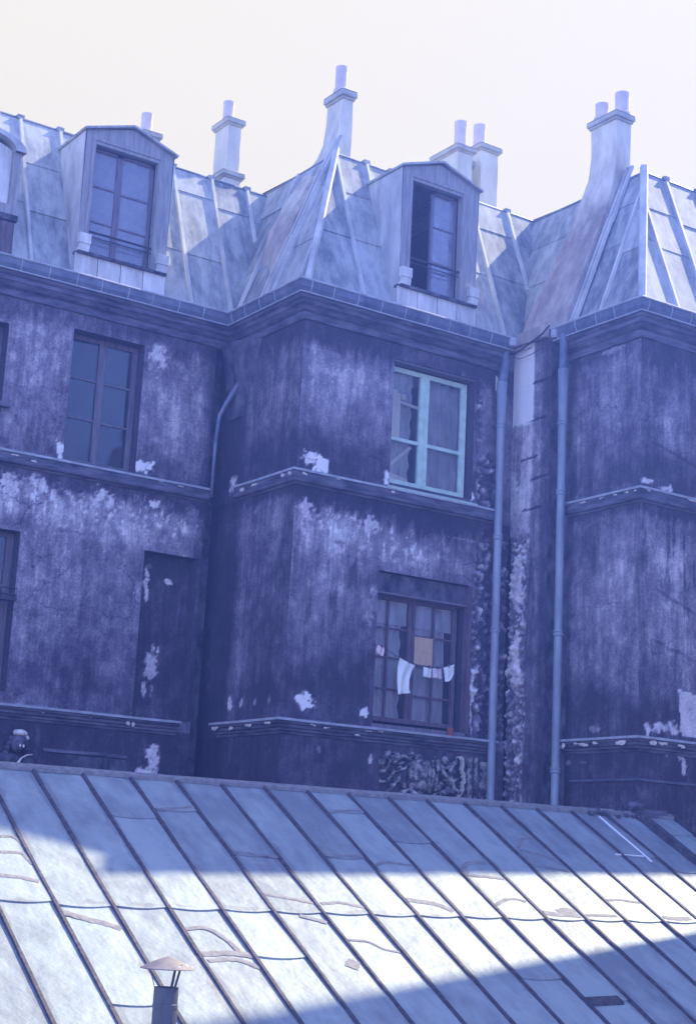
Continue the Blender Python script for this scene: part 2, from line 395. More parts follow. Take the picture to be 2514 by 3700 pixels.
def wall(name, parent, O, U, N, u0, u1, z0, z1, ops, tf, df=None, step=.025, jamb=.2, uvis=None, mat='plaster', **k):
    O = Vector(O); U = Vector(U); N = Vector(N)
    uv0, uv1 = uvis or (u0, u1)
    us = list(np.linspace(uv0, uv1, max(2, int(round((uv1 - uv0) / step)) + 1)))
    if u0 < uv0: us += list(np.linspace(u0, uv0, 12)[:-1])
    if u1 > uv1: us += list(np.linspace(uv1, u1, 12)[1:])
    zl = max(z0, .55)
    zs = list(np.linspace(zl, z1, int(round((z1 - zl) / step)) + 1))
    if z0 < zl: zs += list(np.linspace(z0, zl, 8)[:-1])
    for (a, b, c, d) in ops: us += [a, b]; zs += [c, d]
    def clean(l, keys):
        l = sorted(l); o_ = []
        for v in l:
            if o_ and abs(v - o_[-1]) < step * .45:
                if v in keys: o_[-1] = v
                continue
            o_.append(v)
        return o_
    us = clean(us, {x for q in ops for x in q[:2]}); zs = clean(zs, {x for q in ops for x in q[2:]})
    nu, nz = len(us), len(zs)
    UU, ZZ = np.meshgrid(us, zs)
    T = tf(UU, ZZ); D_ = np.zeros_like(UU) if df is None else df(UU, ZZ)
    D_ = D_ + .006 * (fbm(UU * 3, ZZ * 3, 71) - .5)
    for (a, b, c, d) in ops:          # the edges of openings stay straight
        inside = (UU > a - step) & (UU < b + step) & (ZZ > c - step) & (ZZ < d + step)
        D_ = np.where(inside, 0, D_)
    P = np.stack([O.x + U.x * UU + N.x * D_, O.y + U.y * UU + N.y * D_, ZZ], -1).reshape(-1, 3)
    mb = MB(); mb.v = [tuple(p) for p in P]; tone = list(T.ravel())
    flip = U.cross(Vector((0, 0, 1))).dot(N) < 0
    for j in range(nz - 1):
        zc = (zs[j] + zs[j + 1]) / 2
        row = [q for q in ops if q[2] < zc < q[3]]
        for i in range(nu - 1):
            uc = (us[i] + us[i + 1]) / 2
            if any(q[0] < uc < q[1] for q in row): continue
            a = j * nu + i; f = (a, a + 1, a + nu + 1, a + nu)
            mb.f.append(f[::-1] if flip else f)
    for (a, b, c, d) in ops:
        ku = (b - a) / 6; kz = (d - c) / 8
        def P3(u, z, dep): q = O + U * u - N * dep; return (q.x, q.y, z)
        for (pa, pb, nn_) in (((a, c), (a, d), 10), ((b, d), (b, c), 10), ((a, d), (b, d), 6), ((b, c), (a, c), 6)):
            for i in range(nn_):
                s0, s1 = i / nn_, (i + 1) / nn_
                p0 = (pa[0] + (pb[0] - pa[0]) * s0, pa[1] + (pb[1] - pa[1]) * s0); p1 = (pa[0] + (pb[0] - pa[0]) * s1, pa[1] + (pb[1] - pa[1]) * s1)
                kk = len(mb.v); mb.v += [P3(*p0, 0), P3(*p1, 0), P3(*p1, jamb), P3(*p0, jamb)]; tone += [.36] * 4
                mb.f.append((kk, kk + 1, kk + 2, kk + 3))
    mb.tone = tone
    return mb.build(name, mat, parent, smooth=True, **k)

YA, YB, YC, XB, XC = 18.87, 17.0, 14.58, 10.62, 14.34
TH = math.radians(69.3); CT, ST_ = math.cos(TH), math.sin(TH)
ZB = 7.45

# ------------------------------------------------------------------ setting
g = MB(); g.add([(-60, -60, -9), (60, -60, -9), (60, 60, -9), (-60, 60, -9)], [(0, 1, 2, 3)])
g.build('courtyard_ground', 'ground', kind='structure')

# deep blue haze added as a lens veil, one closed even box round everything
hz_m = bpy.data.materials.new('haze'); hz_m.use_nodes = True; hn = hz_m.node_tree.nodes; hn.clear()
ho = hn.new('ShaderNodeOutputMaterial'); hv = hn.new('ShaderNodeVolumePrincipled')
hv.inputs['Color'].default_value = (.12, .22, 1.0, 1); hv.inputs['Density'].default_value = .0068; hv.inputs['Anisotropy'].default_value = .5
hz_m.node_tree.links.new(hv.outputs[0], ho.inputs['Volume']); MAT['haze'] = hz_m
MB().box(-61, 61, -61, 61, -10, 13.4).build('haze', 'haze', kind='stuff')

# ------------------------------------------------------------------ houses
HA = empty('house', (7, 21, -9), label='left house with wide dormer above a tall unlit window and a blocked doorway below', cat='house')
HB = empty('house', (12.4, 20, -9), label='middle house stepping forward, with turquoise window frame and laundry hung at its lower window', cat='house')
HC = empty('house', (17.5, 19, -9), label='right house cut by the photo edge, blank corner wall behind the right downpipe', cat='house')

def toneA(u, z):
    t = tone_common(u, z, 1)
    t = t + .02 - .16 * drip(u, z, 7.1, .28, 2) - .24 * drip(u, z, 4.82, .22, 3, 7) - .24 * drip(u, z, 1.66, 1.2, 4) - .16 * rise(u, z, 5.0, .25, 5) - .14 * rise(u, z, 1.8, .55, 6)
    t = t + .16 * gs(u, z, 7.75, 6.3, .3, .5) + .16 * gs(u, z, 9.75, 6.1, .5, .5) + .12 * gs(u, z, 7.9, 4.4, 1.0, .22) + .10 * gs(u, z, 9.5, 4.3, 1.4, .25) + .05 * gs(u, z, 8.4, 3.3, .7, .7) - .08 * gs(u, z, 8.7, 2.5, .6, .35)
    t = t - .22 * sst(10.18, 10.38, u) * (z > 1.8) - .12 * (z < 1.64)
    sp = fbm(u * 22, z * 13, 21, 4); t = np.where((z < 4.75) & (z > 4.0), t + .24 * sst(.58, .70, sp) * sst(3.9, 4.5, z), t)
    return patches(t, u, z, [(8.15, 5.16, .06, .1, .85), (8.18, 5.05, .035, .05, .9), (9.36, 5.13, .13, .08, .95), (9.58, 4.65, .07, .06, .85), (10.18, 4.55, .08, .16, .62), (9.46, 6.7, .12, .14, .7), (9.42, 6.5, .08, .16, .64),
        (9.9, 6.5, .16, .2, .62), (7.53, 4.55, .12, .12, .7), (7.93, 4.62, .1, .1, .72), (8.13, 4.5, .05, .08, .75), (8.85, 4.6, .14, .12, .74), (8.86, 4.4, .07, .22, .66), (9.43, 3.5, .04, .12, .66),
        (9.83, 1.36, .09, .09, .8), (9.87, 1.22, .06, .12, .8), (9.72, 1.1, .11, .05, .8), (9.83, 1.05, .06, .07, .78), (9.6, 1.87, .1, .05, .7), (8.45, 4.1, .5, .03, .6), (8.4, 2.7, .05, .05, .6)])
opsA = [(8.21, 9.26, 5.03, 6.81), (6.35, 7.31, 5.45, 6.66), (6.7, 7.73, 1.95, 3.98), (9.49, 10.30, 1.8, 4.01)]
wall('wall', HA, (0, YA, 0), (1, 0, 0), (0, -1, 0), 1.5, 10.36, -9, 7.4, opsA, toneA, uvis=(6.9, 10.36), jamb=.24, label='soot-stained plaster front')
# dark corner chase between the two houses
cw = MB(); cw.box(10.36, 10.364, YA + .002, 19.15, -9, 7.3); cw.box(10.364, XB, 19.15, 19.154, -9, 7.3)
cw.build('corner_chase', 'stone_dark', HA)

def toneRB(u, z):              # u = y along the return
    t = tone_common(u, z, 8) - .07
    t = t - .18 * drip(u, z, 7.1, .3, 9) - .26 * drip(u, z, 4.82, .12, 10) - .24 * drip(u, z, 1.62, 1.2, 4) - .18 * rise(u, z, 5, .5, 11) - .12 * rise(u, z, 1.8, .5, 12)
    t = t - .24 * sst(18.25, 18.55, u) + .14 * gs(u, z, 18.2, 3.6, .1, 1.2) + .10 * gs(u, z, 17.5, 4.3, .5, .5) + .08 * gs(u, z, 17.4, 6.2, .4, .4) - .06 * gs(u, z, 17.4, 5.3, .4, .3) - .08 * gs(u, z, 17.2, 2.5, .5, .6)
    return patches(t, u, z, [(18.58, 5.05, .09, .14, .72), (18.3, 2.06, .06, .08, .8), (18.02, 2.03, .04, .06, .72), (17.67, 2.03, .05, .05, .66), (17.35, 2.05, .04, .07, .6), (17.93, 4.6, .05, .09, .62), (18.15, 5.0, .06, .04, .66)])
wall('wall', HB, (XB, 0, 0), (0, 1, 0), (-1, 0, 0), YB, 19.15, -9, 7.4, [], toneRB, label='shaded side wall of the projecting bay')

OPB = [(12.09, 13.50, 5.08, 6.82), (11.99, 13.53, 1.84, 3.87)]
def rubB(u, z):
    e = 13.62 + .22 * (fbm(z * 1.6, z * .3, 31) - .5)
    a = sst(e - .08, e + .05, u) * sst(4.86, 4.5, z) * sst(1.7, 1.95, z)
    b = sst(1.15, .8, np.sqrt(((u - 13.76) / .2) ** 2 + ((z - 5.36) / .46) ** 2)) * (z > 5.0)
    c = sst(1.1, .8, np.sqrt(((u - 13.6) / .07) ** 2 + ((z - 6.3) / .6) ** 2)) * .7
    return np.maximum(np.maximum(a, b), c)
def stones(u, z, sd_=50):
    v = fbm(u * 9 + .8 * fbm(u * 6, z * 6, sd_), z * 10 + .8 * fbm(z * 6, u * 6, sd_ + 1), sd_ + 2, 4)
    return np.abs(v - .5) * 2
def toneB(u, z):
    t = tone_common(u, z, 14)
    t = t - .26 * drip(u, z, 7.1, .36, 15, 8) - .30 * drip(u, z, 4.82, .3, 16, 8) - .20 * drip(u, z, 1.66, 1.2, 4) - .14 * rise(u, z, 5, .45, 17) - .16 * rise(u, z, 1.8, .75, 18)
    t = t + .22 * gs(u, z, 11.2, 6.35, .55, .4) + .10 * gs(u, z, 12.0, 6.5, .2, .5) - .10 * gs(u, z, 11.3, 5.3, .6, .35) + .19 * gs(u, z, 11.1, 4.35, .75, .32) + .14 * gs(u, z, 11.2, 3.6, .5, .6) + .10 * gs(u, z, 12.6, 4.2, 1.0, .2)
    t = t - .14 * gs(u, z, 12.0, 4.75, 2.5, .14) - .12 * gs(u, z, 11.5, 2.5, .4, .4) - .10 * gs(u, z, 13.9, 3.0, .16, 2.0)
    sp = fbm(u * 21, z * 11, 23, 4); t = t + .24 * sst(.56, .68, sp) * (gs(u, z, 11.3, 4.4, .9, .35) + .8 * gs(u, z, 12.6, 4.3, .9, .35) + .5 * gs(u, z, 11.2, 6.4, .6, .4))
    dk = sst(.6, .72, fbm(u * 14, z * 2.2, 27, 4)); t = t - .2 * dk * gs(u, z, 11.1, 3.9, .7, .9)
    r = rubB(u, z); st = stones(u, z); t = t * (1 - r) + r * (.22 + .95 * st + .10 * (u < 13.75))
    return patches(t, u, z, [(10.86, 5.2, .13, .06, .85), (10.98, 5.12, .1, .09, 1.0), (10.78, 5.16, .04, .09, .8), (12.03, 5.16, .045, .07, .85), (12.05, 5.07, .03, .03, .85), (11.82, 4.47, .12, .1, .72), (10.80, 4.5, .1, .1, .70), (11.1, 4.45, .22, .05, .66), (11.52, 4.42, .12, .06, .68),
        (10.95, 2.03, .13, .10, .98), (11.87, 1.98, .08, .06, .9), (11.19, 1.45, .03, .07, .66), (12.0, 1.4, .03, .05, .7), (11.91, 3.55, .07, .12, .66), (11.86, 3.32, .09, .16, .64), (13.88, 6.85, .025, .07, .95), (13.5, 5.13, .04, .05, .95), (13.44, 4.5, .5, .02, .6), (13.62, 2.35, .03, .35, .78), (11.36, 4.12, .1, .05, .66)])
wall('wall', HB, (0, YB, 0), (1, 0, 0), (0, -1, 0), XB, 14.2, -9, 7.4, OPB, toneB, lambda u, z: rubB(u, z) * (stones(u, z) - .42) * .13, jamb=.26, label='peeling plaster front with bare rubble at its right edge')

def rubS(u, z):                # bare masonry edge of the party strip (u = y)
    e = 16.60 + .14 * (fbm(z * 1.5, 2, 35) - .5)
    return sst(e - .03, e + .04, u) * sst(4.75, 4.5, z)
def toneS(u, z):
    t = tone_common(u, z, 33) - .02
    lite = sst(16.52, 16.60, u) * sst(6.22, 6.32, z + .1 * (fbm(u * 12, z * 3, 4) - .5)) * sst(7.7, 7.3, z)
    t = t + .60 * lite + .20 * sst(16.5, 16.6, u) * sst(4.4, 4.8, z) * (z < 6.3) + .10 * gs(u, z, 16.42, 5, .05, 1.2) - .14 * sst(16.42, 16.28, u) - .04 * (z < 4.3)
    for (yy, zz, sl) in ((16.65, 5.72, .25), (16.5, 6.26, .1), (16.4, 5.4, .2), (16.4, 6.8, .15), (16.55, 4.98, .1)):
        t = t - .38 * sst(.022, .006, np.abs(z - zz - sl * (16.6 - u) * .2 - .03 * fbm(u * 15, z, 5))) * (np.abs(u - yy) < .2)
    r = rubS(u, z); t = t * (1 - r) + r * (.44 + .9 * stones(u, z, 60))
    return patches(t, u, z, [(16.86, 4.0, .12, .5, .76), (16.86, 2.95, .1, .35, .80), (16.85, 5.55, .05, .3, .6), (16.8, 2.4, .1, .12, .66)])
wall('wall', HB, (14.2, 0, 0), (0, 1, 0), (-1, 0, 0), 16.2, 17.0, -9, 7.55, [], toneS, lambda u, z: rubS(u, z) * (stones(u, z, 60) - .4) * .12, step=.02, label='cracked pale party wall strip between the downpipes')
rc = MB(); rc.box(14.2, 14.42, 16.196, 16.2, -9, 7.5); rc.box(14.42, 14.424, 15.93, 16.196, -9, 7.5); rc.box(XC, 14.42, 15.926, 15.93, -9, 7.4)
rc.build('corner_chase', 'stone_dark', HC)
def toneRC(u, z):
    t = tone_common(u, z, 42) - .01
    t = t - .14 * drip(u, z, 7.1, .2, 43) - .2 * drip(u, z, 4.82, .1, 44) - .24 * drip(u, z, 1.62, 1.2, 4) - .14 * rise(u, z, 5, .4, 45) - .22 * rise(u, z, 1.8, .55, 46)
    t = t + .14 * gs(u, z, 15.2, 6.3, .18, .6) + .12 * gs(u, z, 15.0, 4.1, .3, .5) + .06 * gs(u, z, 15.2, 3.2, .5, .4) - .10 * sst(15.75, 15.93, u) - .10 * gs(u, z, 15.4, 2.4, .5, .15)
    return patches(t, u, z, [(15.36, 1.93, .12, .07, .62), (15.13, 6.98, .22, .04, .64), (15.78, 5.06, .03, .03, .6), (14.93, 5.05, .2, .05, .5), (15.88, 1.5, .06, .03, .6), (15.6, 1.5, .08, .03, .58)])
wall('wall', HC, (XC, 0, 0), (0, 1, 0), (-1, 0, 0), YC, 15.93, -9, 7.4, [], toneRC, label='side wall of the right house behind the right downpipe')
def toneC(u, z):
    t = tone_common(u, z, 48) - .02
    t = t - .24 * drip(u, z, 7.1, .36, 49) - .22 * drip(u, z, 4.82, .16, 50) - .22 * drip(u, z, 1.66, 1.2, 4) - .16 * rise(u, z, 5, .5, 51) - .20 * rise(u, z, 1.8, .5, 52)
    t = t + .13 * gs(u, z, 14.9, 5.9, .25, .5) + .18 * gs(u, z, 14.9, 4.2, .5, .4) + .12 * gs(u, z, 15.0, 3.2, .6, .6) - .14 * gs(u, z, 14.5, 5.7, .16, .5)
    dk = sst(.56, .66, fbm(u * 16, z * 2.5, 57, 4)); t = t - .26 * dk * gs(u, z, 14.9, 4.2, .6, .5)
    for (zz, sl) in ((3.62, .35), (2.95, .25), (5.55, .2)): t = t - .14 * sst(.03, .008, np.abs(z - zz + sl * (u - 14.8) - .07 * fbm(u * 5, z, 5))) * (u > 14.6)
    t = patches(t, u, z, [(14.45, 5.12, .1, .035, .72), (14.7, 5.06, .1, .03, .68), (14.85, 5.07, .06, .06, .74), (14.5, 1.9, .06, .06, .7), (14.72, 1.93, .12, .05, .74), (14.95, 1.95, .1, .07, .72), (15.15, 1.5, .04, .09, .74), (14.84, 1.6, .03, .04, .8), (15.08, 1.6, .03, .04, .7), (15.7, 5.05, .4, .06, .62), (14.72, 4.4, .05, .05, .62)])
    pm = ((u > 15.03 + .10 * (2.55 - z)) & (z < 2.46 - .15 * (u - 15.05)) & (z > 1.86) & (u < 15.75)).astype(float)   # bare triangular patch
    return t * (1 - pm) + pm * (.84 + .2 * (fbm(u * 8, z * 8, 3) - .5))
wall('wall', HC, (0, YC, 0), (1, 0, 0), (0, -1, 0), XC, 25.0, -9, 7.4, [(16.9, 17.9, 5.05, 6.8), (16.9, 17.9, 1.9, 3.9)], toneC, uvis=(XC, 16.6), jamb=.24, label='stained front wall with a pale bare patch low down')

# closed bodies behind the fronts, so that the rooms are dark
def body(H, x0, x1, y0, y1, ztop):
    b = MB()
    yt = y0 + .05 + (ztop - 7.35) * .378
    for x in (x0, x1): b.add([(x, y0, -9), (x, y1, -9), (x, y1, ztop), (x, yt, ztop), (x, y0, 7.35)], [(0, 1, 2, 3, 4)])
    b.add([(x0, y1, -9), (x1, y1, -9), (x1, y1, ztop), (x0, y1, ztop)], [(0, 1, 2, 3)])
    b.build('inner_wall', 'interior', H)
    for zz in (-6.0, -2.6, 1.5, 4.6, 7.6):
        f = MB(); f.box(x0 + .01, x1 - .01, y0 + .5, y1 - .01, zz, zz + .12); f.build('room_floor', 'interior', H)
body(HA, 1.5, 10.3, YA + .3, 26, 9.85)
body(HB, 11.7, 14.1, YB + .3, 26, 9.9)
body(HC, 15.4, 25.0, YC + .3, 26, 9.85)

# ------------------------------------------------------------------ mouldings
def pathA(d, x1=None): return [(1.5, YA - d), ((XB - d) if x1 is None else x1, YA - d)]
def pathB(d, y0=None, x1=13.97): return [(XB - d, (YA - d) if y0 is None else y0), (XB - d, YB - d), (x1, YB - d)]
def pathC(d, y0=15.93): return [(XC - d, y0), (XC - d, YC - d), (25.0, YC - d)]
def sweep(path, prof, closed=True):
    mb = MB(); rows = []
    for (d, z) in prof:
        pts = path(d); rows.append([(p[0], p[1], z) for p in pts])
    n = len(rows[0])
    # subdivide long stretches lightly and wobble them, old stone is never true
    rr = []
    for r in rows:
        q = []
        for i in range(n - 1):
            a, b = Vector(r[i]), Vector(r[i + 1]); L = (b - a).length; kk = max(1, int(L / .22))
            for j in range(kk): q.append(a.lerp(b, j / kk))
        q.append(Vector(r[-1])); rr.append(q)
    mlen = min(len(q) for q in rr); rr = [q[:mlen - 1] + [q[-1]] for q in rr]
    for i, q in enumerate(rr):
        for j, p in enumerate(q): mb.v.append((p.x, p.y, p.z + .006 * (float(vn(p.x * 2 + p.y * 2, 3, 1)) - .5)))
    m_ = len(rr[0]); k = len(rr)
    for i in range(k if closed else k - 1):
        a = i * m_; b = ((i + 1) % k) * m_
        for j in range(m_ - 1): mb.f.append((a + j, a + j + 1, b + j + 1, b + j))
    if closed:
        mb.f.append(tuple(i * m_ for i in range(k))); mb.f.append(tuple(i * m_ + m_ - 1 for i in range(k))[::-1])
    return mb
CORN = [(-.05, 7.02), (.03, 7.03), (.04, 7.06), (.045, 7.12), (.08, 7.14), (.12, 7.19), (.14, 7.20), (.14, 7.25), (.17, 7.27), (.19, 7.305), (-.05, 7.305)]
STRG = [(-.04, 4.795), (.02, 4.80), (.03, 4.825), (.075, 4.83), (.085, 4.85), (.09, 4.965), (-.04, 4.975)]
LOWC = [(-.04, 1.60), (.02, 1.61), (.03, 1.64), (.055, 1.65), (.055, 1.675), (.085, 1.69), (.09, 1.72), (.12, 1.735), (.13, 1.77), (-.04, 1.78)]
FL = lambda d, z: [(-.02, z), (d, z - .004), (d, z - .022), (d + .006, z - .022), (d + .008, z + .008), (-.02, z + .014)]
P_A = lambda d: pathA(d); P_B = lambda d: pathB(d)
sweep(P_A, CORN).build('cornice', 'cornice_stone', HA)
sweep(P_B, CORN).build('cornice', 'cornice_stone', HB)
sweep(lambda d: pathC(d, 16.02), CORN).build('cornice', 'cornice_stone', HC)
sweep(lambda d: pathA(d, 10.37), STRG).build('string_course', 'cornice_stone', HA)
sweep(lambda d: pathB(d, 18.43), STRG).build('string_course', 'cornice_stone', HB)
sweep(lambda d: pathC(d, 15.94), STRG).build('string_course', 'cornice_stone', HC)
sweep(lambda d: pathA(d, 10.37), FL(.10, 4.98)).build('zinc_flashing', 'zinc_rim', HA)
sweep(lambda d: pathB(d, 18.43), FL(.10, 4.98)).build('zinc_flashing', 'zinc_rim', HB)
sweep(lambda d: pathC(d, 15.94), FL(.10, 4.98)).build('zinc_flashing', 'zinc_rim', HC)
sweep(lambda d: pathA(d, 10.14), LOWC).build('lower_cornice', 'cornice_stone', HA)
sweep(lambda d: pathB(d, 18.57, 13.98), LOWC).build('lower_cornice', 'cornice_stone', HB)
sweep(lambda d: pathC(d, 15.94), LOWC).build('lower_cornice', 'cornice_stone', HC)
sweep(lambda d: pathA(d, 10.14), FL(.145, 1.785)).build('zinc_flashing', 'zinc_rim', HA)
sweep(lambda d: pathB(d, 18.57, 13.98), FL(.145, 1.785)).build('zinc_flashing', 'zinc_rim', HB)
sweep(lambda d: pathC(d, 15.94), FL(.145, 1.785)).build('zinc_flashing', 'zinc_rim', HC)
b = MB(); b.box(8.29, 9.46, YA - .03, YA + .01, 1.26, 1.30); b.build('panel_moulding', 'cornice_stone', HA)
b = MB(); b.box(8.62, 9.46, YA - .012, YA + .01, .9, 1.24); b.build('raised_panel', 'stone_dark', HA)
sweep(lambda d: pathC(d, 15.8), [(-.01, 1.245), (.03, 1.25), (.035, 1.275), (-.01, 1.285)]).build('panel_moulding', 'zinc_gutter', HC)

# gutters: face, bright rim and the drop, straps one by one
def gutter(H, path, ends):
    gface = sweep(path, [(.14, 7.31), (.205, 7.315), (.235, 7.38), (.25, 7.47), (.235, 7.47), (.22, 7.39), (.19, 7.34), (.10, 7.34)])
    go = gface.build('gutter', 'zinc_gutter', H)
    rim = MB()
    for d, z, r in ((.25, 7.478, .017), (.207, 7.318, .011)):
        pts = [(p[0], p[1], z) for p in path(d)]
        for a, b_ in zip(pts[:-1], pts[1:]):
            a, b_ = Vector(a), Vector(b_); n_ = max(2, int((b_ - a).length / .5))
            rim.tube([a.lerp(b_, i / n_) + Vector((0, 0, random.uniform(-.004, .004))) for i in range(n_ + 1)], r, 6)
    rim.build('gutter_rim', 'zinc_rim', go)
    first = None
    pa, pb, pc = path(.207), path(.238), path(.252)
    for i in range(len(pa) - 1):
        a, b_ = Vector((*pa[i], 7.318)), Vector((*pa[i + 1], 7.318)); L = (b_ - a).length; dr = (b_ - a).normalized()
        off = (Vector((*pc[i], 0)) - Vector((*pa[i], 0))); off = off - dr * off.dot(dr)
        n_ = int(L / .38)
        for k_ in range(n_):
            p = a + dr * (.12 + k_ * .38 + random.uniform(-.02, .02))
            if p.x < 6.3 or p.x > 17: continue
            sb = MB(); q = p + off * .72 + Vector((0, 0, .065)); r_ = p + off + Vector((0, 0, .155)); e = off.normalized() * .006
            sb.v = [tuple(v) for v in (p - dr * .007 + e, p + dr * .007 + e, q + dr * .007 + e, q - dr * .007 + e, r_ + dr * .007 + e, r_ - dr * .007 + e, p - dr * .007, p + dr * .007, q + dr * .007, q - dr * .007, r_ + dr * .007, r_ - dr * .007)]
            sb.f = [(0, 1, 2, 3), (3, 2, 4, 5), (0, 3, 9, 6), (3, 5, 11, 9), (1, 7, 8, 2), (2, 8, 10, 4)]
            sb.build('gutter_strap', 'zinc_rim', go)
    return go
gutter(HA, P_A, None); gutter(HB, lambda d: pathB(d, x1=14.0), None); gutter(HC, lambda d: pathC(d, 16.1), None)

# flaked plaster lumps on the mouldings
def chips(H, spots):
    for (p, w_, h_, ax) in spots:
        mb = MB()
        for i in range(4):
            c = [p[0], p[1], p[2] + random.uniform(-h_, h_) * .3]; c[ax] += random.uniform(-w_, w_) * .5
            r = [.012, .012, h_ * random.uniform(.3, .6)]; r[ax] = w_ * random.uniform(.25, .5)
            mb.ball(c, r, 0, 7, 5, .5)
        mb.build('plaster_chip', 'chip', H)
chips(HA, [((x, YA - .10, z), w_, h_, 0) for (x, z, w_, h_) in ((8.23, 1.745, .05, .03), (8.5, 1.745, .11, .03), (8.85, 1.745, .07, .025), (9.2, 1.74, .05, .02), (9.43, 1.70, .09, .05), (7.71, 1.75, .12, .03))])
chips(HA, [((x, YA - .088, z), w_, h_, 0) for (x, z, w_, h_) in ((7.79, 4.9, .09, .025), (7.52, 4.93, .08, .02), (9.62, 4.95, .06, .015), (9.9, 4.94, .07, .015))])
chips(HB, [((x, YB - .12, z), w_, h_, 0) for (x, z, w_, h_) in ((11.22, 1.72, .07, .02), (11.0, 1.74, .06, .02), (11.65, 1.675, .11, .015), (12.05, 1.75, .05, .02), (11.85, 1.74, .08, .015))])
chips(HB, [((x, YB - .09, z), w_, h_, 0) for (x, z, w_, h_) in ((10.7, 4.93, .06, .035), (11.22, 4.95, .06, .012), (12.1, 4.93, .04, .03))])
chips(HB, [((XB - .12, y, z), w_, h_, 1) for (y, z, w_, h_) in ((18.45, 1.72, .11, .04), (18.05, 1.71, .08, .04), (17.6, 1.72, .12, .04), (17.15, 1.73, .12, .03))])
chips(HB, [((XB - .088, y, z), w_, h_, 1) for (y, z, w_, h_) in ((18.2, 4.91, .08, .04), (17.9, 4.92, .1, .03), (17.2, 4.93, .07, .04), (17.0, 4.92, .07, .04))])
chips(HC, [((XC - .12, y, z), w_, h_, 1) for (y, z, w_, h_) in ((15.85, 1.71, .09, .05), (15.45, 1.71, .12, .04), (15.2, 1.73, .1, .03), (14.75, 1.72, .16, .05), (15.6, 1.73, .12, .02))])
chips(HC, [((x, YC - .12, z), w_, h_, 0) for (x, z, w_, h_) in ((14.5, 1.72, .1, .06), (14.65, 1.73, .12, .03), (15.0, 1.72, .12, .03), (15.35, 1.71, .1, .04))])
chips(HC, [((XC - .088, y, 4.94), w_, .018, 1) for (y, w_) in ((15.6, .12), (15.2, .06), (14.95, .05), (14.75, .07), (14.58, .05))])
chips(HC, [((x, YC - .09, z), w_, h_, 0) for (x, z, w_, h_) in ((14.4, 4.945, .06, .02), (15.2, 4.96, .12, .04), (15.45, 4.93, .12, .03))])

# ------------------------------------------------------------------ mansard roofs
NF = Vector((0, -ST_, CT)); NR = Vector((-ST_, 0, CT))
def clip(poly, f):
    o_ = []
    for i in range(len(poly)):
        a, b_ = poly[i], poly[(i + 1) % len(poly)]; fa, fb = f(a), f(b_)
        if fa >= 0: o_.append(a)
        if (fa >= 0) != (fb >= 0): t = fa / (fa - fb); o_.append((a[0] + (b_[0] - a[0]) * t, a[1] + (b_[1] - a[1]) * t))
    return o_
def mansard(H, kind, base, edges, ztop, joints, clips, rolls=True, skip=(), mat='zinc_mansard', vis=None):
    """kind F: plane facing the court at y=base; kind R: plane facing left at x=base. Sheets in (u, z) coordinates."""
    N = NF if kind == 'F' else NR
    def P(u, z, off=0):
        s_ = (z - ZB) * CT / ST_
        p = Vector((u, base + s_, z)) if kind == 'F' else Vector((base + s_, u, z))
        return p + N * off
    def order(pl): return pl if kind == 'F' else pl[::-1]
    for i in range(len(edges) - 1):
        a, b_ = edges[i], edges[i + 1]
        zs_ = [ZB - .1] + sorted(joints.get(i, [8.5 + random.uniform(-.2, .2), 9.3 + random.uniform(-.1, .2)])) + [ztop]
        for j in range(len(zs_) - 1):
            za, zb = zs_[j], zs_[j + 1] + (0.02 if j < len(zs_) - 2 else 0)
            if (i, 'low') in skip:
                if zb < 9.62: continue
                za = max(za, 9.56)
            pl = [(a, za), (b_, za), (b_, zb), (a, zb)]
            for f in clips: pl = clip(pl, f) if pl else pl
            if len(pl) < 3: continue
            o1, o2 = random.uniform(.006, .012) + .006 * j, random.uniform(.002, .01) + .006 * j
            pts = [P(u, z, (o1 if z < (za + zb) / 2 else o2)) for (u, z) in pl]
            MB().slab(order(pts), N, .004).build('zinc_sheet', mat, H)
    dk = []
    for i in range(len(edges) - 1):
        if (i, 'low') in skip: pl = [(edges[i], 9.6), (edges[i + 1], 9.6), (edges[i + 1], ztop), (edges[i], ztop)]
        else: pl = [(edges[i], ZB - .1), (edges[i + 1], ZB - .1), (edges[i + 1], ztop), (edges[i], ztop)]
        for f in clips: pl = clip(pl, f) if pl else pl
        if len(pl) >= 3: dk.append([P(u, z, -.02) for (u, z) in pl])
    mb = MB()
    for pl in dk: mb.slab(order(pl), N, .02)
    mb.build('roof_deck', 'deck', H)
    if rolls:
        for i, u in enumerate(edges):
            if i == 0 and kind == 'F' and u < 2: continue
            seg = [(u, ZB - .05), (u, ztop)]
            lo, hi = ZB - .05, ztop
            for f in clips:
                fl, fh = f((u, lo)), f((u, hi))
                if fl < 0 and fh < 0: lo = hi; break
                if fl < 0: lo = lo + (hi - lo) * (-fl) / (fh - fl)
                elif fh < 0: hi = lo + (hi - lo) * fl / (fl - fh)
            if hi - lo < .15: continue
            if ((i, 'low') in skip and (i - 1, 'low') in skip): lo = 9.62
            MB().bar(P(u, lo, .008), P(u, hi, .012), .062, .038, N).build('roof_roll', 'zinc_light', H)
    return P
K = CT / ST_
fA = [lambda p: XB + (p[1] - ZB) * K - p[0]]
PA = mansard(HA, 'F', YA, [1.5, 2.6, 3.2, 3.8, 4.45, 5.07, 5.7, 6.2, 7.2, 7.53, 8.13, 9.43, 9.93, 10.58, 11.2, 11.75], 9.95,
             {9: [8.41, 9.21], 10: [], 11: [8.45, 9.5], 12: [8.44, 9.55], 13: [9.44], 7: []}, fA, skip=((10, 'low'), (7, 'low')))
fB = [lambda p: p[0] - (XB + (p[1] - ZB) * K), lambda p: XC + (p[1] - ZB) * K - p[0]]
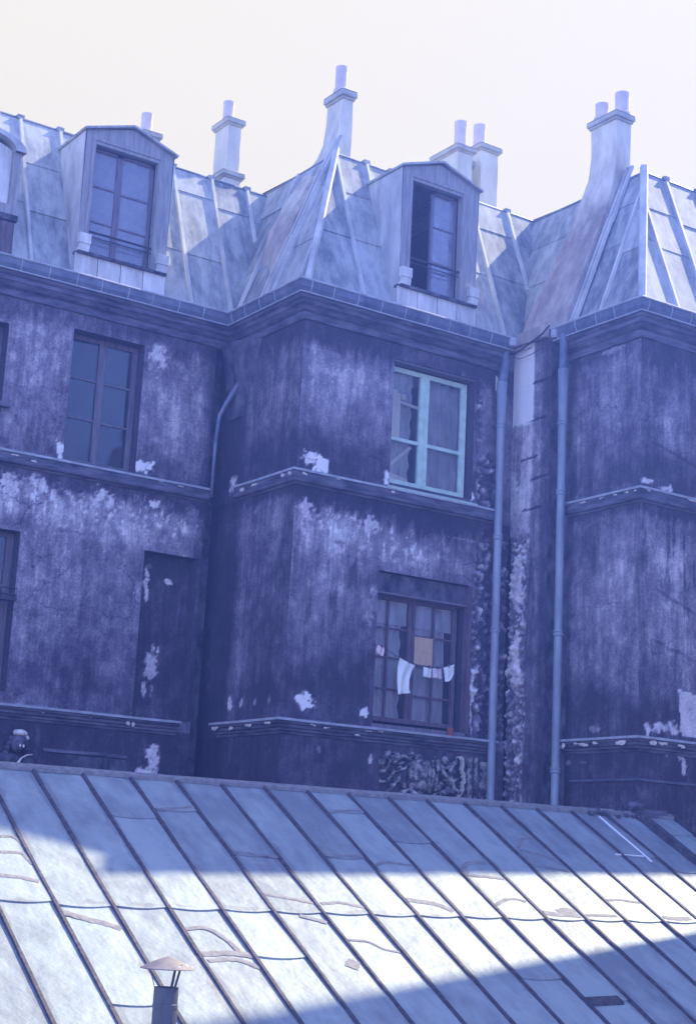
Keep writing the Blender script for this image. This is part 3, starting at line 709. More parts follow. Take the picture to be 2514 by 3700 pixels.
PB = mansard(HB, 'F', YB, [10.5, 11.56, 12.10, 13.40, 14.03, 14.76, 15.5], 10.0, {0: [8.53], 1: [8.53, 9.33], 2: [], 3: [8.62], 4: [8.66, 9.5]}, fB, skip=((2, 'low'),))
fRB = [lambda p: p[0] - (YB + (p[1] - ZB) * K), lambda p: YA + (p[1] - ZB) * K - p[0]]
PRB = mansard(HB, 'R', XB, [16.9, 17.32, 18.0, 18.9, 19.9], 10.0, {}, fRB)
fC = [lambda p: p[0] - (XC + (p[1] - ZB) * K)]
PC = mansard(HC, 'F', YC, [14.2, 15.06, 15.7, 16.35, 17.0, 17.65, 18.3, 19.0, 20.0, 21.2, 22.5, 25.0], 9.97, {0: [8.7], 1: [8.62, 9.3]}, fC)
fRC = [lambda p: p[0] - (YC + (p[1] - ZB) * K), lambda p: YB + (p[1] - ZB) * K - p[0] if p[1] > 0 else 1]
PRC = mansard(HC, 'R', XC, [14.5, 15.42, 16.0, 16.7, 18.2], 9.97, {1: [8.75, 9.45], 2: [8.2, 9.0]}, fRC)
# flat upper roofs behind the mansards
b = MB()
s9 = (9.95 - ZB) * K
b.add([(1.5, YA + s9, 9.94), (XB + s9 + .3, YA + s9, 9.94), (XB + s9 + .3, 26, 10.3), (1.5, 26, 10.3)], [(0, 1, 2, 3)]); b.build('flat_roof', 'zinc_mansard', HA)
s10 = (10.0 - ZB) * K
b = MB(); b.add([(XB + s10, YB + s10, 9.99), (XC + s10 + .3, YB + s10, 9.99), (XC + s10 + .3, 26, 10.35), (XB + s10, 26, 10.35)], [(0, 1, 2, 3)]); b.build('flat_roof', 'zinc_mansard', HB)
b = MB(); b.add([(XC + s10, YC + s9, 9.96), (25.0, YC + s9, 9.96), (25.0, 26, 10.3), (XC + s10, 26, 10.3)], [(0, 1, 2, 3)]); b.build('flat_roof', 'zinc_mansard', HC)
for H, pts in ((HA, [(1.5, YA + s9, 9.955), (XB + s9, YA + s9, 9.955)]), (HB, [(XB + s10, YA + s10, 10.005), (XB + s10, YB + s10, 10.005), (XC + s10, YB + s10, 10.005)]), (HC, [(XC + s9, 17.9, 9.975), (XC + s9, YC + s9, 9.975), (25.0, YC + s9, 9.975)])):
    mb = MB()
    for a, b_ in zip(pts[:-1], pts[1:]): mb.tube([a, b_], .028, 8)
    mb.build('ridge_roll', 'zinc_gutter', H)
for H, xs, y, z in ((HA, (7.53, 8.13, 9.93, 10.58, 11.2), YA + s9, 9.96), (HB, (12.1, 12.55, 14.03, 14.76), YB + s10, 10.01), (HC, (15.7, 16.35, 17.0), YC + s9, 9.98)):
    for x in xs:
        MB().box(x - .05, x + .05, y - .05, y + .09, z - .02, z + .045).build('roll_end', 'zinc_mansard', H)
# hips
def hip(H, x0, y0, z1, wd=.1):
    a = Vector((x0, y0, ZB)); s_ = (z1 - ZB) * K; b_ = Vector((x0 + s_, y0 + s_, z1)); up = Vector((-1, -1, 1.1))
    n_ = 5
    for i in range(n_):
        p, q = a.lerp(b_, i / n_), a.lerp(b_, (i + 1.03) / n_)
        MB().bar(p + up.normalized() * .012 * (1 + i % 2 * .3), q + up.normalized() * .02, wd, .05, up).build('hip_roll', 'zinc_light', H)
hip(HB, XB, YB, 10.06); hip(HC, XC, YC, 10.05, .12)
# flashing laths stepping up beside the swept chimney breasts
def laths(H, base, ys, z0, z1, n_, stepz=0.0):
    for k_, y in enumerate(ys):
        for i in range(n_):
            za = z0 + (z1 - z0) * i / n_; zb = z0 + (z1 - z0) * (i + 1.08) / n_
            pa = Vector((base + (za - ZB) * K, y - .03 * i, za)) + NR * (.03 + .01 * (i % 2)); pb = Vector((base + (zb - ZB) * K, y - .03 * (i + 1), zb)) + NR * (.035 + .01 * (i % 2))
            MB().bar(pa, pb, .07, .035, NR).build('flashing_lath', 'zinc_light', H)
laths(HB, XB, (18.24, 18.12), ZB, 10.25, 5)
laths(HC, XC, (15.98, 15.90), ZB, 10.1, 3)

# ------------------------------------------------------------------ swept chimney breasts and stacks
def flare(H, secs, xr, mat='flare_plaster', nm='chimney'):
    """secs: (z, x_front, y_front, x_back, y_back, x_right) from low to high"""
    mb = MB(); n_ = 6; rows = []
    for (z, xf, yf, xb, yb, x1) in secs:
        row = []
        for j in range(n_ + 1):
            t = j / n_; row.append((xf + (xb - xf) * t + .02 * (float(fbm(yf * 3 + t * 4, z * 3, 3)) - .5), yf + (yb - yf) * t, z))
        row += [(x1, yb, z), (x1, yf, z)]
        rows.append(row)
    m_ = len(rows[0])
    for r in rows: mb.v += r
    for i in range(len(rows) - 1):
        for j in range(m_): mb.f.append((i * m_ + j, i * m_ + (j + 1) % m_, (i + 1) * m_ + (j + 1) % m_, (i + 1) * m_ + j)[::-1])
    mb.f.append(tuple((len(rows) - 1) * m_ + j for j in range(m_))[::-1])
    return mb.build(nm, mat, H)
def dens(secs, k_=4):
    out_ = []
    for a, b_ in zip(secs[:-1], secs[1:]):
        for i in range(k_): t = i / k_; out_.append(tuple(a[q] + (b_[q] - a[q]) * t for q in range(6)))
    return out_ + [secs[-1]]
def cap(ch, x0, x1, y0, y1, z0, h=.13, o_=.055):
    mb = MB()
    for (d, za, zb) in ((o_ * .6, z0, z0 + h * .25), (o_, z0 + h * .25, z0 + h * .8)):
        mb.box(x0 - d, x1 + d, y0 - d, y1 + d, za, zb)
    mb.add([(x0 - o_, y0 - o_, z0 + h * .8), (x1 + o_, y0 - o_, z0 + h * .8), (x1 + o_, y1 + o_, z0 + h * .8), (x0 - o_, y1 + o_, z0 + h * .8), (x0 + .02, y0 + .02, z0 + h * 1.15), (x1 - .02, y0 + .02, z0 + h * 1.15), (x1 - .02, y1 - .02, z0 + h * 1.15), (x0 + .02, y1 - .02, z0 + h * 1.15)],
           [(0, 1, 5, 4), (1, 2, 6, 5), (2, 3, 7, 6), (3, 0, 4, 7), (4, 5, 6, 7)])
    co = mb.build('cap', 'cap_stone', ch); bv = co.modifiers.new('bevel', 'BEVEL'); bv.width = .022; bv.segments = 2
def pot(ch, x, y, z0, z1, r=.09):
    h = z1 - z0
    mb = MB(); mb.lathe((x, y, z0 - .05), [(r * 1.25, 0), (r * 1.25, .06), (r * 1.02, .08), (r, h * .5), (r * 1.0, h - .02), (r * 1.04, h), (r * 1.04, h + .05), (r * .8, h + .05), (r * .8, h * .6)], 16)
    mb.build('chimney_pot', 'pot_clay', ch, smooth=False)
SB = dens([(7.40, 10.66, 18.22, 10.80, 18.95, 11.6), (7.76, 10.74, 18.22, 10.86, 18.9, 11.6), (8.18, 10.86, 18.22, 10.94, 18.85, 11.7), (8.95, 11.10, 18.22, 11.06, 18.82, 11.8), (9.53, 11.34, 18.2, 11.32, 18.76, 11.93), (9.80, 11.50, 18.18, 11.48, 18.70, 11.95), (10.17, 11.68, 18.16, 11.67, 18.62, 11.96), (10.4, 11.74, 18.15, 11.74, 18.58, 11.96), (10.63, 11.76, 18.15, 11.76, 18.56, 11.96), (11.05, 11.78, 18.15, 11.78, 18.56, 11.95)])
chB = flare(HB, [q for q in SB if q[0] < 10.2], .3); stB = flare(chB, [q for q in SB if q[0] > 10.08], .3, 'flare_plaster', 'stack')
cap(chB, 11.78, 11.95, 18.15, 18.56, 11.02, .17); pot(chB, 11.865, 18.36, 11.24, 11.62)
SC = dens([(7.40, 14.22, 16.0, 14.22, 16.98, 15.1), (7.86, 14.36, 16.0, 14.36, 16.95, 15.1), (8.30, 14.52, 16.0, 14.52, 16.88, 15.2), (8.76, 14.71, 16.0, 14.71, 16.80, 15.3), (9.49, 14.98, 15.98, 14.98, 16.70, 15.42), (9.75, 15.05, 15.97, 15.03, 16.62, 15.42), (10.13, 15.12, 15.95, 15.12, 16.52, 15.42), (10.5, 15.155, 15.95, 15.155, 16.50, 15.42), (10.95, 15.13, 15.95, 15.13, 16.48, 15.43)])
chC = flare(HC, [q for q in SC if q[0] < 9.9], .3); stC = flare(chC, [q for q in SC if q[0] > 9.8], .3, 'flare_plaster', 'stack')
cap(chC, 15.13, 15.42, 15.95, 16.48, 10.93, .15); pot(chC, 15.37, 16.08, 11.12, 11.46, .105); pot(chC, 15.25, 16.38, 11.12, 11.36, .10)
def stack(H, x0, x1, y0, y1, z0, z1, pots, lab=None):
    mb = MB(); ns = 7
    for i in range(ns):
        z = z0 + (z1 - z0) * i / (ns - 1); j = .008
        mb.v += [(x0 + random.uniform(-j, j), y0, z), (x1 + random.uniform(-j, j), y0 + random.uniform(-j, j), z), (x1, y1, z), (x0 + random.uniform(-j, j), y1, z)]
    for i in range(ns - 1):
        for q in range(4): mb.f.append((i * 4 + q, i * 4 + (q + 1) % 4, i * 4 + 4 + (q + 1) % 4, i * 4 + 4 + q))
    mb.f.append((ns * 4 - 4, ns * 4 - 3, ns * 4 - 2, ns * 4 - 1))
    ch = mb.build('chimney', 'chimney_plaster', H)
    cap(ch, x0, x1, y0, y1, z1 - .02)
    for (px, py, pz, r) in pots: pot(ch, px, py, z1 + .1, pz, r)
    return ch
stack(HA, 9.51, 9.72, 19.92, 20.3, 9.9, 10.36, [(9.60, 20.1, 10.80, .085)])
stack(HA, 10.87, 11.09, 19.9, 20.3, 9.9, 11.0, [(10.96, 20.1, 11.44, .085)])
s_ = stack(HA, 10.84, 11.12, 19.87, 20.33, 9.9, 10.12, []); 
stack(HB, 14.04, 14.33, 18.3, 18.92, 9.9, 10.96, [(14.25, 18.52, 11.56, .10)])
stack(HB, 14.70, 15.04, 18.55, 19.0, 9.9, 11.27, [(14.80, 18.74, 11.76, .10)])
stack(HB, 14.335, 14.70, 18.75, 18.98, 9.9, 11.0, [])

# ------------------------------------------------------------------ dormers
def frame_bars(name, H, bars, mat): 
    mb = MB()
    for bx in bars: mb.box(*bx)
    return mb.build(name, mat, H)
def dormer(H, yf, x0, x1, zt, wx0, wx1, wz0, wz1, ax, az, sashes, rail, openl=None):
    yb = yf + .9
    d = MB()   # timber front
    d.box(x0, wx0, yf, yf + .09, 7.84, zt); d.box(wx1, x1, yf, yf + .09, 7.84, zt); d.box(wx0, wx1, yf, yf + .09, wz1, zt)
    d.slab([(x0, yf, zt), (x1, yf, zt), (ax, yf, az)], (0, -1, 0), .09)
    D_ = d.build('dormer', 'wood_pale', H)
    c = MB(); c.box(wx0 - .06, wx0 - .015, yf - .012, yf - .001, wz0, wz1 + .05); c.box(wx1 + .015, wx1 + .06, yf - .012, yf - .001, wz0, wz1 + .05); c.box(wx0 - .06, wx1 + .06, yf - .014, yf - .001, wz1 + .05, wz1 + .085)
    c.build('architrave', 'wood_pale', D_)
    for sx, xx in ((-1, x0), (1, x1)):   # cheeks run back to the mansard
        n_ = 4
        for i in range(n_):
            za, zb = 7.5 + (zt - 7.5) * i / n_, 7.5 + (zt - 7.5) * (i + 1) / n_ + .015
            ya = lambda z: yf + .05 + (z - ZB) * K + .06
            off = .006 * i
            pl = [(xx + sx * off, yf + .002, za), (xx + sx * off, ya(za), za), (xx + sx * (off + .004), ya(zb), zb), (xx + sx * (off + .004), yf + .002, zb)]
            MB().slab(pl if sx > 0 else pl[::-1], (sx, 0, 0), .004).build('cheek', 'zinc_light', D_)
    # little pitched roof with overhang
    for sgn in (-1, 1):
        xe = x0 - .05 if sgn < 0 else x1 + .05; ze = zt - .01
        pl = [(xe, yf - .06, ze), (ax, yf - .06, az + .03), (ax, yb + .3, az + .03), (xe, yb + .3, ze)]
        n3 = (Vector(pl[1]) - Vector(pl[0])).cross(Vector(pl[2]) - Vector(pl[1])).normalized()
        if n3.z < 0: n3 = -n3; pl = pl[::-1]
        MB().slab([Vector(p) + n3 * .02 for p in pl], n3, .03).build('dormer_roof', 'zinc_mansard', D_)
    # apron and sill stones
    n_ = 4; 
    for i in range(n_):
        xa = x0 - .02 + (x1 - x0 + .04) * i / n_; xb = x0 - .02 + (x1 - x0 + .04) * (i + 1) / n_ - .012
        pl = [(xa, yf - .03 - .008 * (i % 2), 7.40), (xb, yf - .03 - .006 * (i % 2), 7.40), (xb, yf - .005, 7.84), (xa, yf - .01, 7.84)]
        MB().slab(pl, (0, -1, 0), .03).build('apron_panel', 'white_stone', D_)
    MB().box(x0 - .01, x1 + .01, yf - .05, yf + .1, 7.835, 7.875).build('sill', 'stone_dark', D_)
    for xa in (x0 - .01, x1 - .16):
        mb = MB(); mb.box(xa, xa + .17, yf - .085, yf - .012, 7.97, 8.11); mb.box(xa + .012, xa + .16, yf - .075, yf - .012, 7.90, 7.968); mb.box(xa - .005, xa + .15, yf - .08, yf - .012, 7.86, 7.9)
        mb.build('sill_stone', 'white_stone', D_)
    yg = yf + .12
    for (sx0, sx1, bars) in sashes:
        W_ = .045
        L_ = [(sx0, sx0 + W_, yg, yg + .04, wz0, wz1), (sx1 - W_, sx1, yg, yg + .04, wz0, wz1), (sx0, sx1, yg, yg + .04, wz1 - W_, wz1), (sx0, sx1, yg, yg + .04, wz0, wz0 + .06)]
        so_ = frame_bars('sash', D_, L_, 'wood_grey')
        zz = [wz0 + .06] + bars + [wz1 - W_]
        for zb_ in bars: MB().box(sx0 + W_, sx1 - W_, yg + .004, yg + .03, zb_ - .013, zb_ + .013).build('glazing_bar', 'wood_grey', D_)
        for za, zb_ in zip(zz[:-1], zz[1:]):
            t_ = random.uniform(-.006, .006)
            MB().slab([(sx0 + W_, yg + .018, za), (sx1 - W_, yg + .018 + t_, za), (sx1 - W_, yg + .018, zb_), (sx0 + W_, yg + .018 - t_, zb_)], (0, -1, 0), .003).build('pane', 'glass_glare', D_)
    mb = MB(); mb.tube([(wx0 - .01, yf + .02, rail), (wx1 + .01, yf + .02, rail)], .016, 6); mb.tube([(wx0 - .01, yf + .02, rail - .07), (wx1 + .01, yf + .02, rail - .07)], .008, 6)
    mb.build('guard_rail', 'dark_iron', D_)
    return D_
dA = dormer(HA, YA - .05, 8.12, 9.44, 9.62, 8.27, 9.22, 7.88, 9.45, 8.80, 9.82, [(8.27, 8.70, [8.39, 8.9]), (8.70, 9.22, [8.39, 8.88])], 8.19)
dB = dormer(HB, YB - .05, 12.07, 13.40, 9.62, 12.24, 13.11, 7.87, 9.45, 12.72, 9.82, [(12.66, 13.11, [8.39, 8.92])], 8.31)
MB().slab([(12.25, YB + .1, 7.9), (12.27, YB + .5, 7.9), (12.27, YB + .5, 9.4), (12.25, YB + .1, 9.4)], (-1, 0, 0), .03).build('open_sash', 'wood_brown', dB)
# round-headed dormer at the left edge
def arch(cx, r, z, n_, y, a0=0, a1=math.pi): return [(cx + r * math.cos(a0 + (a1 - a0) * i / n_), y, z + .45 * r * math.sin(a0 + (a1 - a0) * i / n_)) for i in range(n_ + 1)]
d0 = MB(); y0 = YA - .05
for (a, b_) in ((6.2, 6.32), (7.12, 7.23)): d0.box(a, b_, y0, y0 + .1, 8.1, 8.98)
d0.box(6.32, 7.12, y0, y0 + .1, 8.1, 8.24)
D0 = d0.build('dormer', 'wood_pale', HA, label='round-headed dormer at the left edge')
ou, inn = arch(6.715, .56, 8.98, 14, y0 - .06), arch(6.715, .42, 8.98, 14, y0 - .06)
mb = MB()
for i in range(14):
    a, b_, c, d = ou[i], ou[i + 1], inn[i + 1], inn[i]; bk = lambda p: (p[0], p[1] + .75, p[2])
    mb.add([a, b_, c, d, bk(a), bk(b_), bk(c), bk(d)], [(0, 1, 2, 3), (0, 4, 5, 1), (3, 2, 6, 7)])
mb.build('arched_hood', 'zinc_light', D0)
mb = MB(); mb.box(6.2, 6.205, y0 + .1, y0 + .8, 7.6, 9.0); mb.box(7.23, 7.236, y0 + .02, y0 + .8, 7.5, 9.0); mb.build('cheek', 'zinc_light', D0)
MB().slab([(6.32, y0 + .06, 8.24), (7.12, y0 + .06, 8.24), (7.12, y0 + .06, 9.02), (6.72, y0 + .06, 9.16), (6.32, y0 + .06, 9.02)], (0, -1, 0), .005).build('pane', 'white_stone', D0)
MB().box(6.7, 6.73, y0 + .03, y0 + .055, 8.24, 9.1).build('glazing_bar', 'wood_brown', D0)
MB().box(6.2, 7.25, y0 - .03, y0 + .05, 8.02, 8.1).build('sill', 'stone_dark', D0)
for (a, b_, m_) in ((6.2, 6.85, 'zinc_light'), (6.86, 7.02, 'zinc_light'), (7.03, 7.22, 'wood_brown')): MB().box(a, b_ - .01, y0 - .01, y0 + .02, 7.4, 8.0).build('apron_panel', m_, D0)

# ------------------------------------------------------------------ windows in the walls
def window(H, y, x0, x1, z0, z1, stiles, rowsL, rowsR, fm, bm, lab, gm='glass', wb=.022):
    """stiles: x ranges of the uprights; rows of bars for the left and right leaf"""
    mb = MB(); 
    for (a, b_) in stiles: mb.box(a, b_, y, y + .05, z0, z1)
    mb.box(x0, x1, y + .002, y + .048, z1 - .045, z1 + .02); mb.box(x0, x1, y + .002, y + .048, z0 - .01, z0 + .05)
    W = mb.build('window', fm, H, label=lab)
    return W
def panes(W, y, cells, gm='glass'):
    for (a, b_, c, d) in cells:
        t = random.uniform(-.005, .005)
        MB().slab([(a, y, c), (b_, y + t, c), (b_, y, d), (a, y - t, d)], (0, -1, 0), .003).build('pane', gm, W)
def hbars(W, y, lst, mat, h=.012, dp=.028):
    for (a, b_, z) in lst: MB().box(a, b_, y, y + dp, z - h, z + h).build('glazing_bar', mat, W)
# unlit tall window, left house
Y1 = YA + .2
W1 = window(HA, Y1, 8.21, 9.26, 5.05, 6.79, [(8.21, 8.3), (8.69, 8.79), (9.19, 9.26)], 0, 0, 'wood_grey', 'wood_grey', 'tall unlit casement window of six panes')
hbars(W1, Y1 + .01, [(8.3, 8.69, 6.215), (8.3, 8.69, 5.665), (8.79, 9.19, 6.21), (8.79, 9.19, 5.66)], 'wood_grey')
panes(W1, Y1 + .03, [(8.3, 8.69, a, b_) for a, b_ in ((5.1, 5.655), (5.675, 6.2), (6.23, 6.745))] + [(8.79, 9.19, a, b_) for a, b_ in ((5.1, 5.65), (5.67, 6.2), (6.22, 6.745))])
W2 = window(HA, Y1, 6.35, 7.31, 5.47, 6.66, [(6.35, 6.42), (6.78, 6.86), (7.22, 7.31)], 0, 0, 'wood_grey', 'wood_grey', 'window cut off by the left edge, upper storey')
panes(W2, Y1 + .03, [(6.42, 6.78, 5.52, 6.62), (6.86, 7.22, 5.52, 6.62)])
MB().box(6.3, 7.4, YA - .07, YA + .05, 5.54, 5.60).build('window_ledge', 'cornice_stone', HA)
W3 = window(HA, Y1, 6.7, 7.73, 1.97, 3.97, [(6.7, 6.78), (7.15, 7.25), (7.64, 7.73)], 0, 0, 'wood_grey', 'wood_grey', 'window cut off by the left edge, lower storey')
panes(W3, Y1 + .03, [(6.78, 7.15, 2.02, 3.93), (7.25, 7.64, 2.02, 3.93)]); hbars(W3, Y1 + .01, [(6.78, 7.15, 2.7), (7.25, 7.64, 2.7), (6.78, 7.15, 3.3), (7.25, 7.64, 3.3)], 'wood_grey')
mb = MB(); mb.tube([(6.6, YA - .04, 3.16), (7.74, YA - .04, 3.16)], .014, 6); mb.tube([(6.6, YA - .04, 3.24), (7.74, YA - .04, 3.24)], .008, 6); mb.box(6.6, 7.72, YA - .1, YA + .02, 3.08, 3.13); mb.build('guard_rail', 'dark_iron', HA)
# blocked doorway: recessed, peeled
def toneD(u, z):
    t = tone_common(u, z, 77) - .19 - .10 * drip(u, z, 4.01, .3, 3)
    return patches(t, u, z, [(9.65, 3.6, .035, .2, .82), (9.69, 3.84, .05, .04, .5), (9.98, 3.67, .065, .035, .8), (9.81, 2.55, .09, .17, .72), (9.84, 2.42, .07, .06, .7), (9.74, 2.21, .03, .1, .7), (9.84, 2.21, .03, .1, .68), (9.9, 2.74, .02, .035, .8), (9.89, 3.45, .02, .16, .45)], 44)
wall('blocked_doorway', HA, (0, YA + .2, 0), (1, 0, 0), (0, -1, 0), 9.49, 10.30, 1.8, 4.01, [], toneD, step=.02, label='blocked doorway with flaking paint')

# turquoise window, middle house
Y2 = YB + .15
W4 = window(HB, Y2, 12.10, 13.47, 5.13, 6.745, [(12.10, 12.135), (12.66, 12.725), (12.74, 12.81), (13.38, 13.47)], 0, 0, 'teal_paint', 'teal_paint', 'casement window with turquoise painted frame')
hbars(W4, Y2 + .004, [(12.135, 12.66, 5.75), (12.81, 13.38, 5.75)], 'teal_paint', .024, .036)
panes(W4, Y2 + .03, [(12.135, 12.66, 5.18, 5.726), (12.135, 12.66, 5.774, 6.7), (12.81, 13.38, 5.18, 5.726), (12.81, 13.38, 5.774, 6.7)], 'glass_clear')
MB().box(12.725, 12.74, Y2 - .012, Y2 + .04, 5.14, 6.74).build('cover_strip', 'teal_paint', W4)
MB().slab([(12.06, YB - .115, 5.0), (13.52, YB - .115, 5.0), (13.52, YB + .16, 5.10), (12.06, YB + .16, 5.10)], (0, -.35, .94), .03).build('sill', 'teal_paint', W4)
MB().box(12.09, 13.5, YB + .02, Y2 + .04, 6.79, 6.818).build('head_board', 'wood_grey', W4)
def curtain(W, y, xl, xr, z0, z1, folds, amp=.018, mat='curtain', lace=0):
    """xl, xr: functions of t (0 bottom, 1 top) for the two edges"""
    mb = MB(); nu, nz = 44, 26
    for j in range(nz + 1):
        t = j / nz
        for i in range(nu + 1):
            s_ = i / nu; a, b_ = xl(t), xr(t)
            if lace: b_ += .016 * math.sin(t * 42) if lace > 0 else 0
            if lace < 0: a += .016 * math.sin(t * 42)
            x = a + (b_ - a) * s_
            mb.v.append((x, y + amp * math.sin(s_ * folds * 6.28 + t * 1.2) + .01 * math.sin(s_ * 23 + t * 3), z0 + (z1 - z0) * t + .01 * math.sin(s_ * 9)))
    for j in range(nz):
        for i in range(nu): k_ = j * (nu + 1) + i; mb.f.append((k_, k_ + 1, k_ + nu + 2, k_ + nu + 1))
    return mb.build('curtain', mat, W, smooth=True)
curtain(W4, YB + .255, lambda t: 12.05, lambda t: 12.56 + .05 * t, 5.14, 6.72, 5, lace=1)
curtain(W4, YB + .25, lambda t: 12.80 + .10 * (1 - t), lambda t: 13.44 - .03 * (1 - t), 5.2, 6.72, 4)
curtain(W4, YB + .235, lambda t: 12.79, lambda t: 12.84 + .10 * (1 - t), 5.16, 6.72, 1.5, .01)
# things leaning behind its left leaf
def loose(name, mb, mat, label, cat, **k): return mb.build(name, mat, None, label=label, cat=cat, **k)
mb = MB(); mb.box(12.17, 12.37, Y2 + .055, Y2 + .075, 5.78, 6.42); mb.box(12.17, 12.31, Y2 + .056, Y2 + .074, 6.42, 6.46)
loose('wooden_board', mb, 'cream_board', 'pale upright board propped behind the left leaf of the turquoise window', 'board')
mb = MB(); mb.bar((12.37, Y2 + .07, 6.30), (12.66, Y2 + .07, 6.27), .05, .02, (0, -1, 0)); mb.box(12.39, 12.46, Y2 + .06, Y2 + .078, 6.34, 6.42)
loose('wooden_batten', mb, 'cream_board', 'pale horizontal batten across the upper left pane of the turquoise window', 'batten')
mb = MB(); mb.bar((12.16, Y2 + .085, 5.31), (12.58, Y2 + .085, 5.70), .055, .02, (0, -1, 0))
loose('wooden_batten', mb, 'cream_board', 'pale diagonal batten behind the lower left pane of the turquoise window', 'batten')
mb = MB(); mb.slab([(12.15, Y2 + .058, 5.20), (12.55, Y2 + .058, 5.19), (12.50, Y2 + .058, 5.235), (12.4, Y2 + .058, 5.26), (12.2, Y2 + .058, 5.285), (12.15, Y2 + .058, 5.27)], (0, -1, 0), .03)
loose('wooden_plank', mb, 'cream_board', 'short rounded plank lying on the sill of the turquoise window', 'plank')

# many-paned window with the laundry
Y3 = YB + .2
W5 = window(HB, Y3, 12.0, 13.47, 1.93, 3.58, [(12.0, 12.12), (12.655, 12.705), (12.715, 12.765), (13.41, 13.47)], 0, 0, 'wood_brown', 'wood_brown', 'many-paned casement window with brown frame')
for (a, b_) in ((12.305, 12.335), (13.075, 13.105)): MB().box(a, b_, Y3 + .008, Y3 + .036, 1.98, 3.53).build('glazing_bar', 'wood_brown', W5)
LZ = [1.98, 2.35, 2.77, 3.16, 3.53]; RZ = [1.98, 2.30, 2.71, 3.11, 3.53]
for zs_, xs_ in ((LZ, [(12.12, 12.305), (12.335, 12.655)]), (RZ, [(12.765, 13.075), (13.105, 13.41)])):
    for (a, b_) in xs_: hbars(W5, Y3 + .01, [(a, b_, z) for z in zs_[1:-1]], 'wood_brown')
    panes(W5, Y3 + .032, [(a, b_, za + .012, zb - .012) for (a, b_) in xs_ for za, zb in zip(zs_[:-1], zs_[1:]) if not (a == 12.765 and za == 2.71)], 'glass_clear')
MB().box(12.765, 13.075, Y3 + .004, Y3 + .012, 2.725, 3.098).build('cardboard_pane', 'cardboard', W5, label='tan cardboard filling a broken pane')
MB().box(11.99, 13.52, YB + .09, YB + .2, 3.60, 3.866).build('shutter_box', 'stone_dark', W5)
MB().box(12.0, 13.5, YB + .02, YB + .2, 3.575, 3.6).build('head_board', 'wood_grey', W5)
curtain(W5, YB + .285, lambda t: 12.03, lambda t: 12.585 if t < .93 else 12.60, 1.95, 3.56, 6, lace=1)
curtain(W5, YB + .285, lambda t: 12.74, lambda t: 13.33, 1.95, 3.56, 6)
MB().box(12.03, 13.46, YB + .262, YB + .265, 3.22, 3.56).build('valance', 'curtain', W5)
MB().box(11.97, 13.5, YB - .02, YB + .21, 1.80, 1.86).build('sill', 'wood_grey', W5)
MB().box(13.505, 13.56, YB - .012, YB + .1, 1.85, 3.86).build('window_jamb', 'wood_brown', W5)
for (a, b_, lo, hi, lab) in ((16.9, 17.9, 5.07, 6.78, 'upper window of the right house'), (16.9, 17.9, 1.92, 3.88, 'lower window of the right house')):
    W = window(HC, YC + .2, a, b_, lo, hi, [(a, a + .07), (a + .45, a + .55), (b_ - .07, b_)], 0, 0, 'wood_grey', 'wood_grey', lab)
    panes(W, YC + .23, [(a + .07, a + .45, lo + .05, hi - .05), (a + .55, b_ - .07, lo + .05, hi - .05)])

# laundry
lp = [(11.90, 16.93, 2.87), (12.05, 16.9, 2.835), (12.35, 16.9, 2.72), (12.6, 16.9, 2.675), (12.9, 16.9, 2.67), (13.1, 16.9, 2.70), (13.26, 16.93, 2.775)]
MB().tube(lp, .005, 5).build('clothes_line', 'dark_iron', None, label='thin line stretched in front of the many-paned lower window', cat='clothes line')
def cloth(rows, mat, label, pegs=(), y=16.885, fold=.012, cat='cloth'):
    """rows from top to bottom: (z_left, x_left, z_right, x_right)"""
    mb = MB(); nu = 12; rr = []
    for a, b_ in zip(rows[:-1], rows[1:]):
        for i in range(5): t = i / 5; rr.append(tuple(a[q] + (b_[q] - a[q]) * t for q in range(4)))
    rr.append(rows[-1])
    n_ = len(rr)
    for side in (0, 1):
        for j, (zl, xl, zr, xr) in enumerate(rr):
            for i in range(nu + 1):
                s_ = i / nu; mb.v.append((xl + (xr - xl) * s_, y + side * .004 + fold * math.sin(s_ * 9 + j * .18) * (j / n_ * .9 + .15), zl + (zr - zl) * s_ - .006 * math.sin(s_ * math.pi) * (1 if j == 0 else 0)))
    m_ = nu + 1; h = n_ * m_
    for j in range(n_ - 1):
        for i in range(nu):
            k_ = j * m_ + i; mb.f.append((k_, k_ + m_, k_ + m_ + 1, k_ + 1)); mb.f.append((h + k_, h + k_ + 1, h + k_ + m_ + 1, h + k_ + m_))
    for i in range(nu): mb.f.append((i, i + 1, h + i + 1, h + i)); k_ = (n_ - 1) * m_ + i; mb.f.append((k_ + 1, k_, h + k_, h + k_ + 1))
    for j in range(n_ - 1):
        k_ = j * m_; mb.f.append((k_, h + k_, h + k_ + m_, k_ + m_)); k_ += nu; mb.f.append((k_, k_ + m_, h + k_ + m_, h + k_))
    o_ = mb.build('laundry_cloth', mat, None, smooth=True, label=label, cat=cat, group='laundry on the line')
    for (px, pz) in pegs: MB().box(px - .006, px + .006, y - .012, y + .018, pz - .03, pz + .02).build('clothes_peg', 'wood_brown', o_)
    return o_
cloth([(2.865, 11.945, 2.835, 12.045), (2.80, 11.925, 2.79, 12.05), (2.755, 11.95, 2.72, 12.02)], 'cloth_pink', 'small pink cloth alone at the left end of the line', [(12.0, 2.85)])
cloth([(2.735, 12.305, 2.66, 12.56), (2.62, 12.285, 2.57, 12.50), (2.50, 12.285, 2.46, 12.46), (2.37, 12.29, 2.34, 12.46), (2.25, 12.29, 2.29, 12.50)], 'cloth_white', 'long crumpled white cloth, the largest on the line', [(12.445, 2.695)], fold=.03)
cloth([(2.66, 12.695, 2.655, 12.83), (2.53, 12.70, 2.52, 12.82)], 'cloth_white', 'small white cloth between the long cloth and the patterned one', [(12.79, 2.67)])
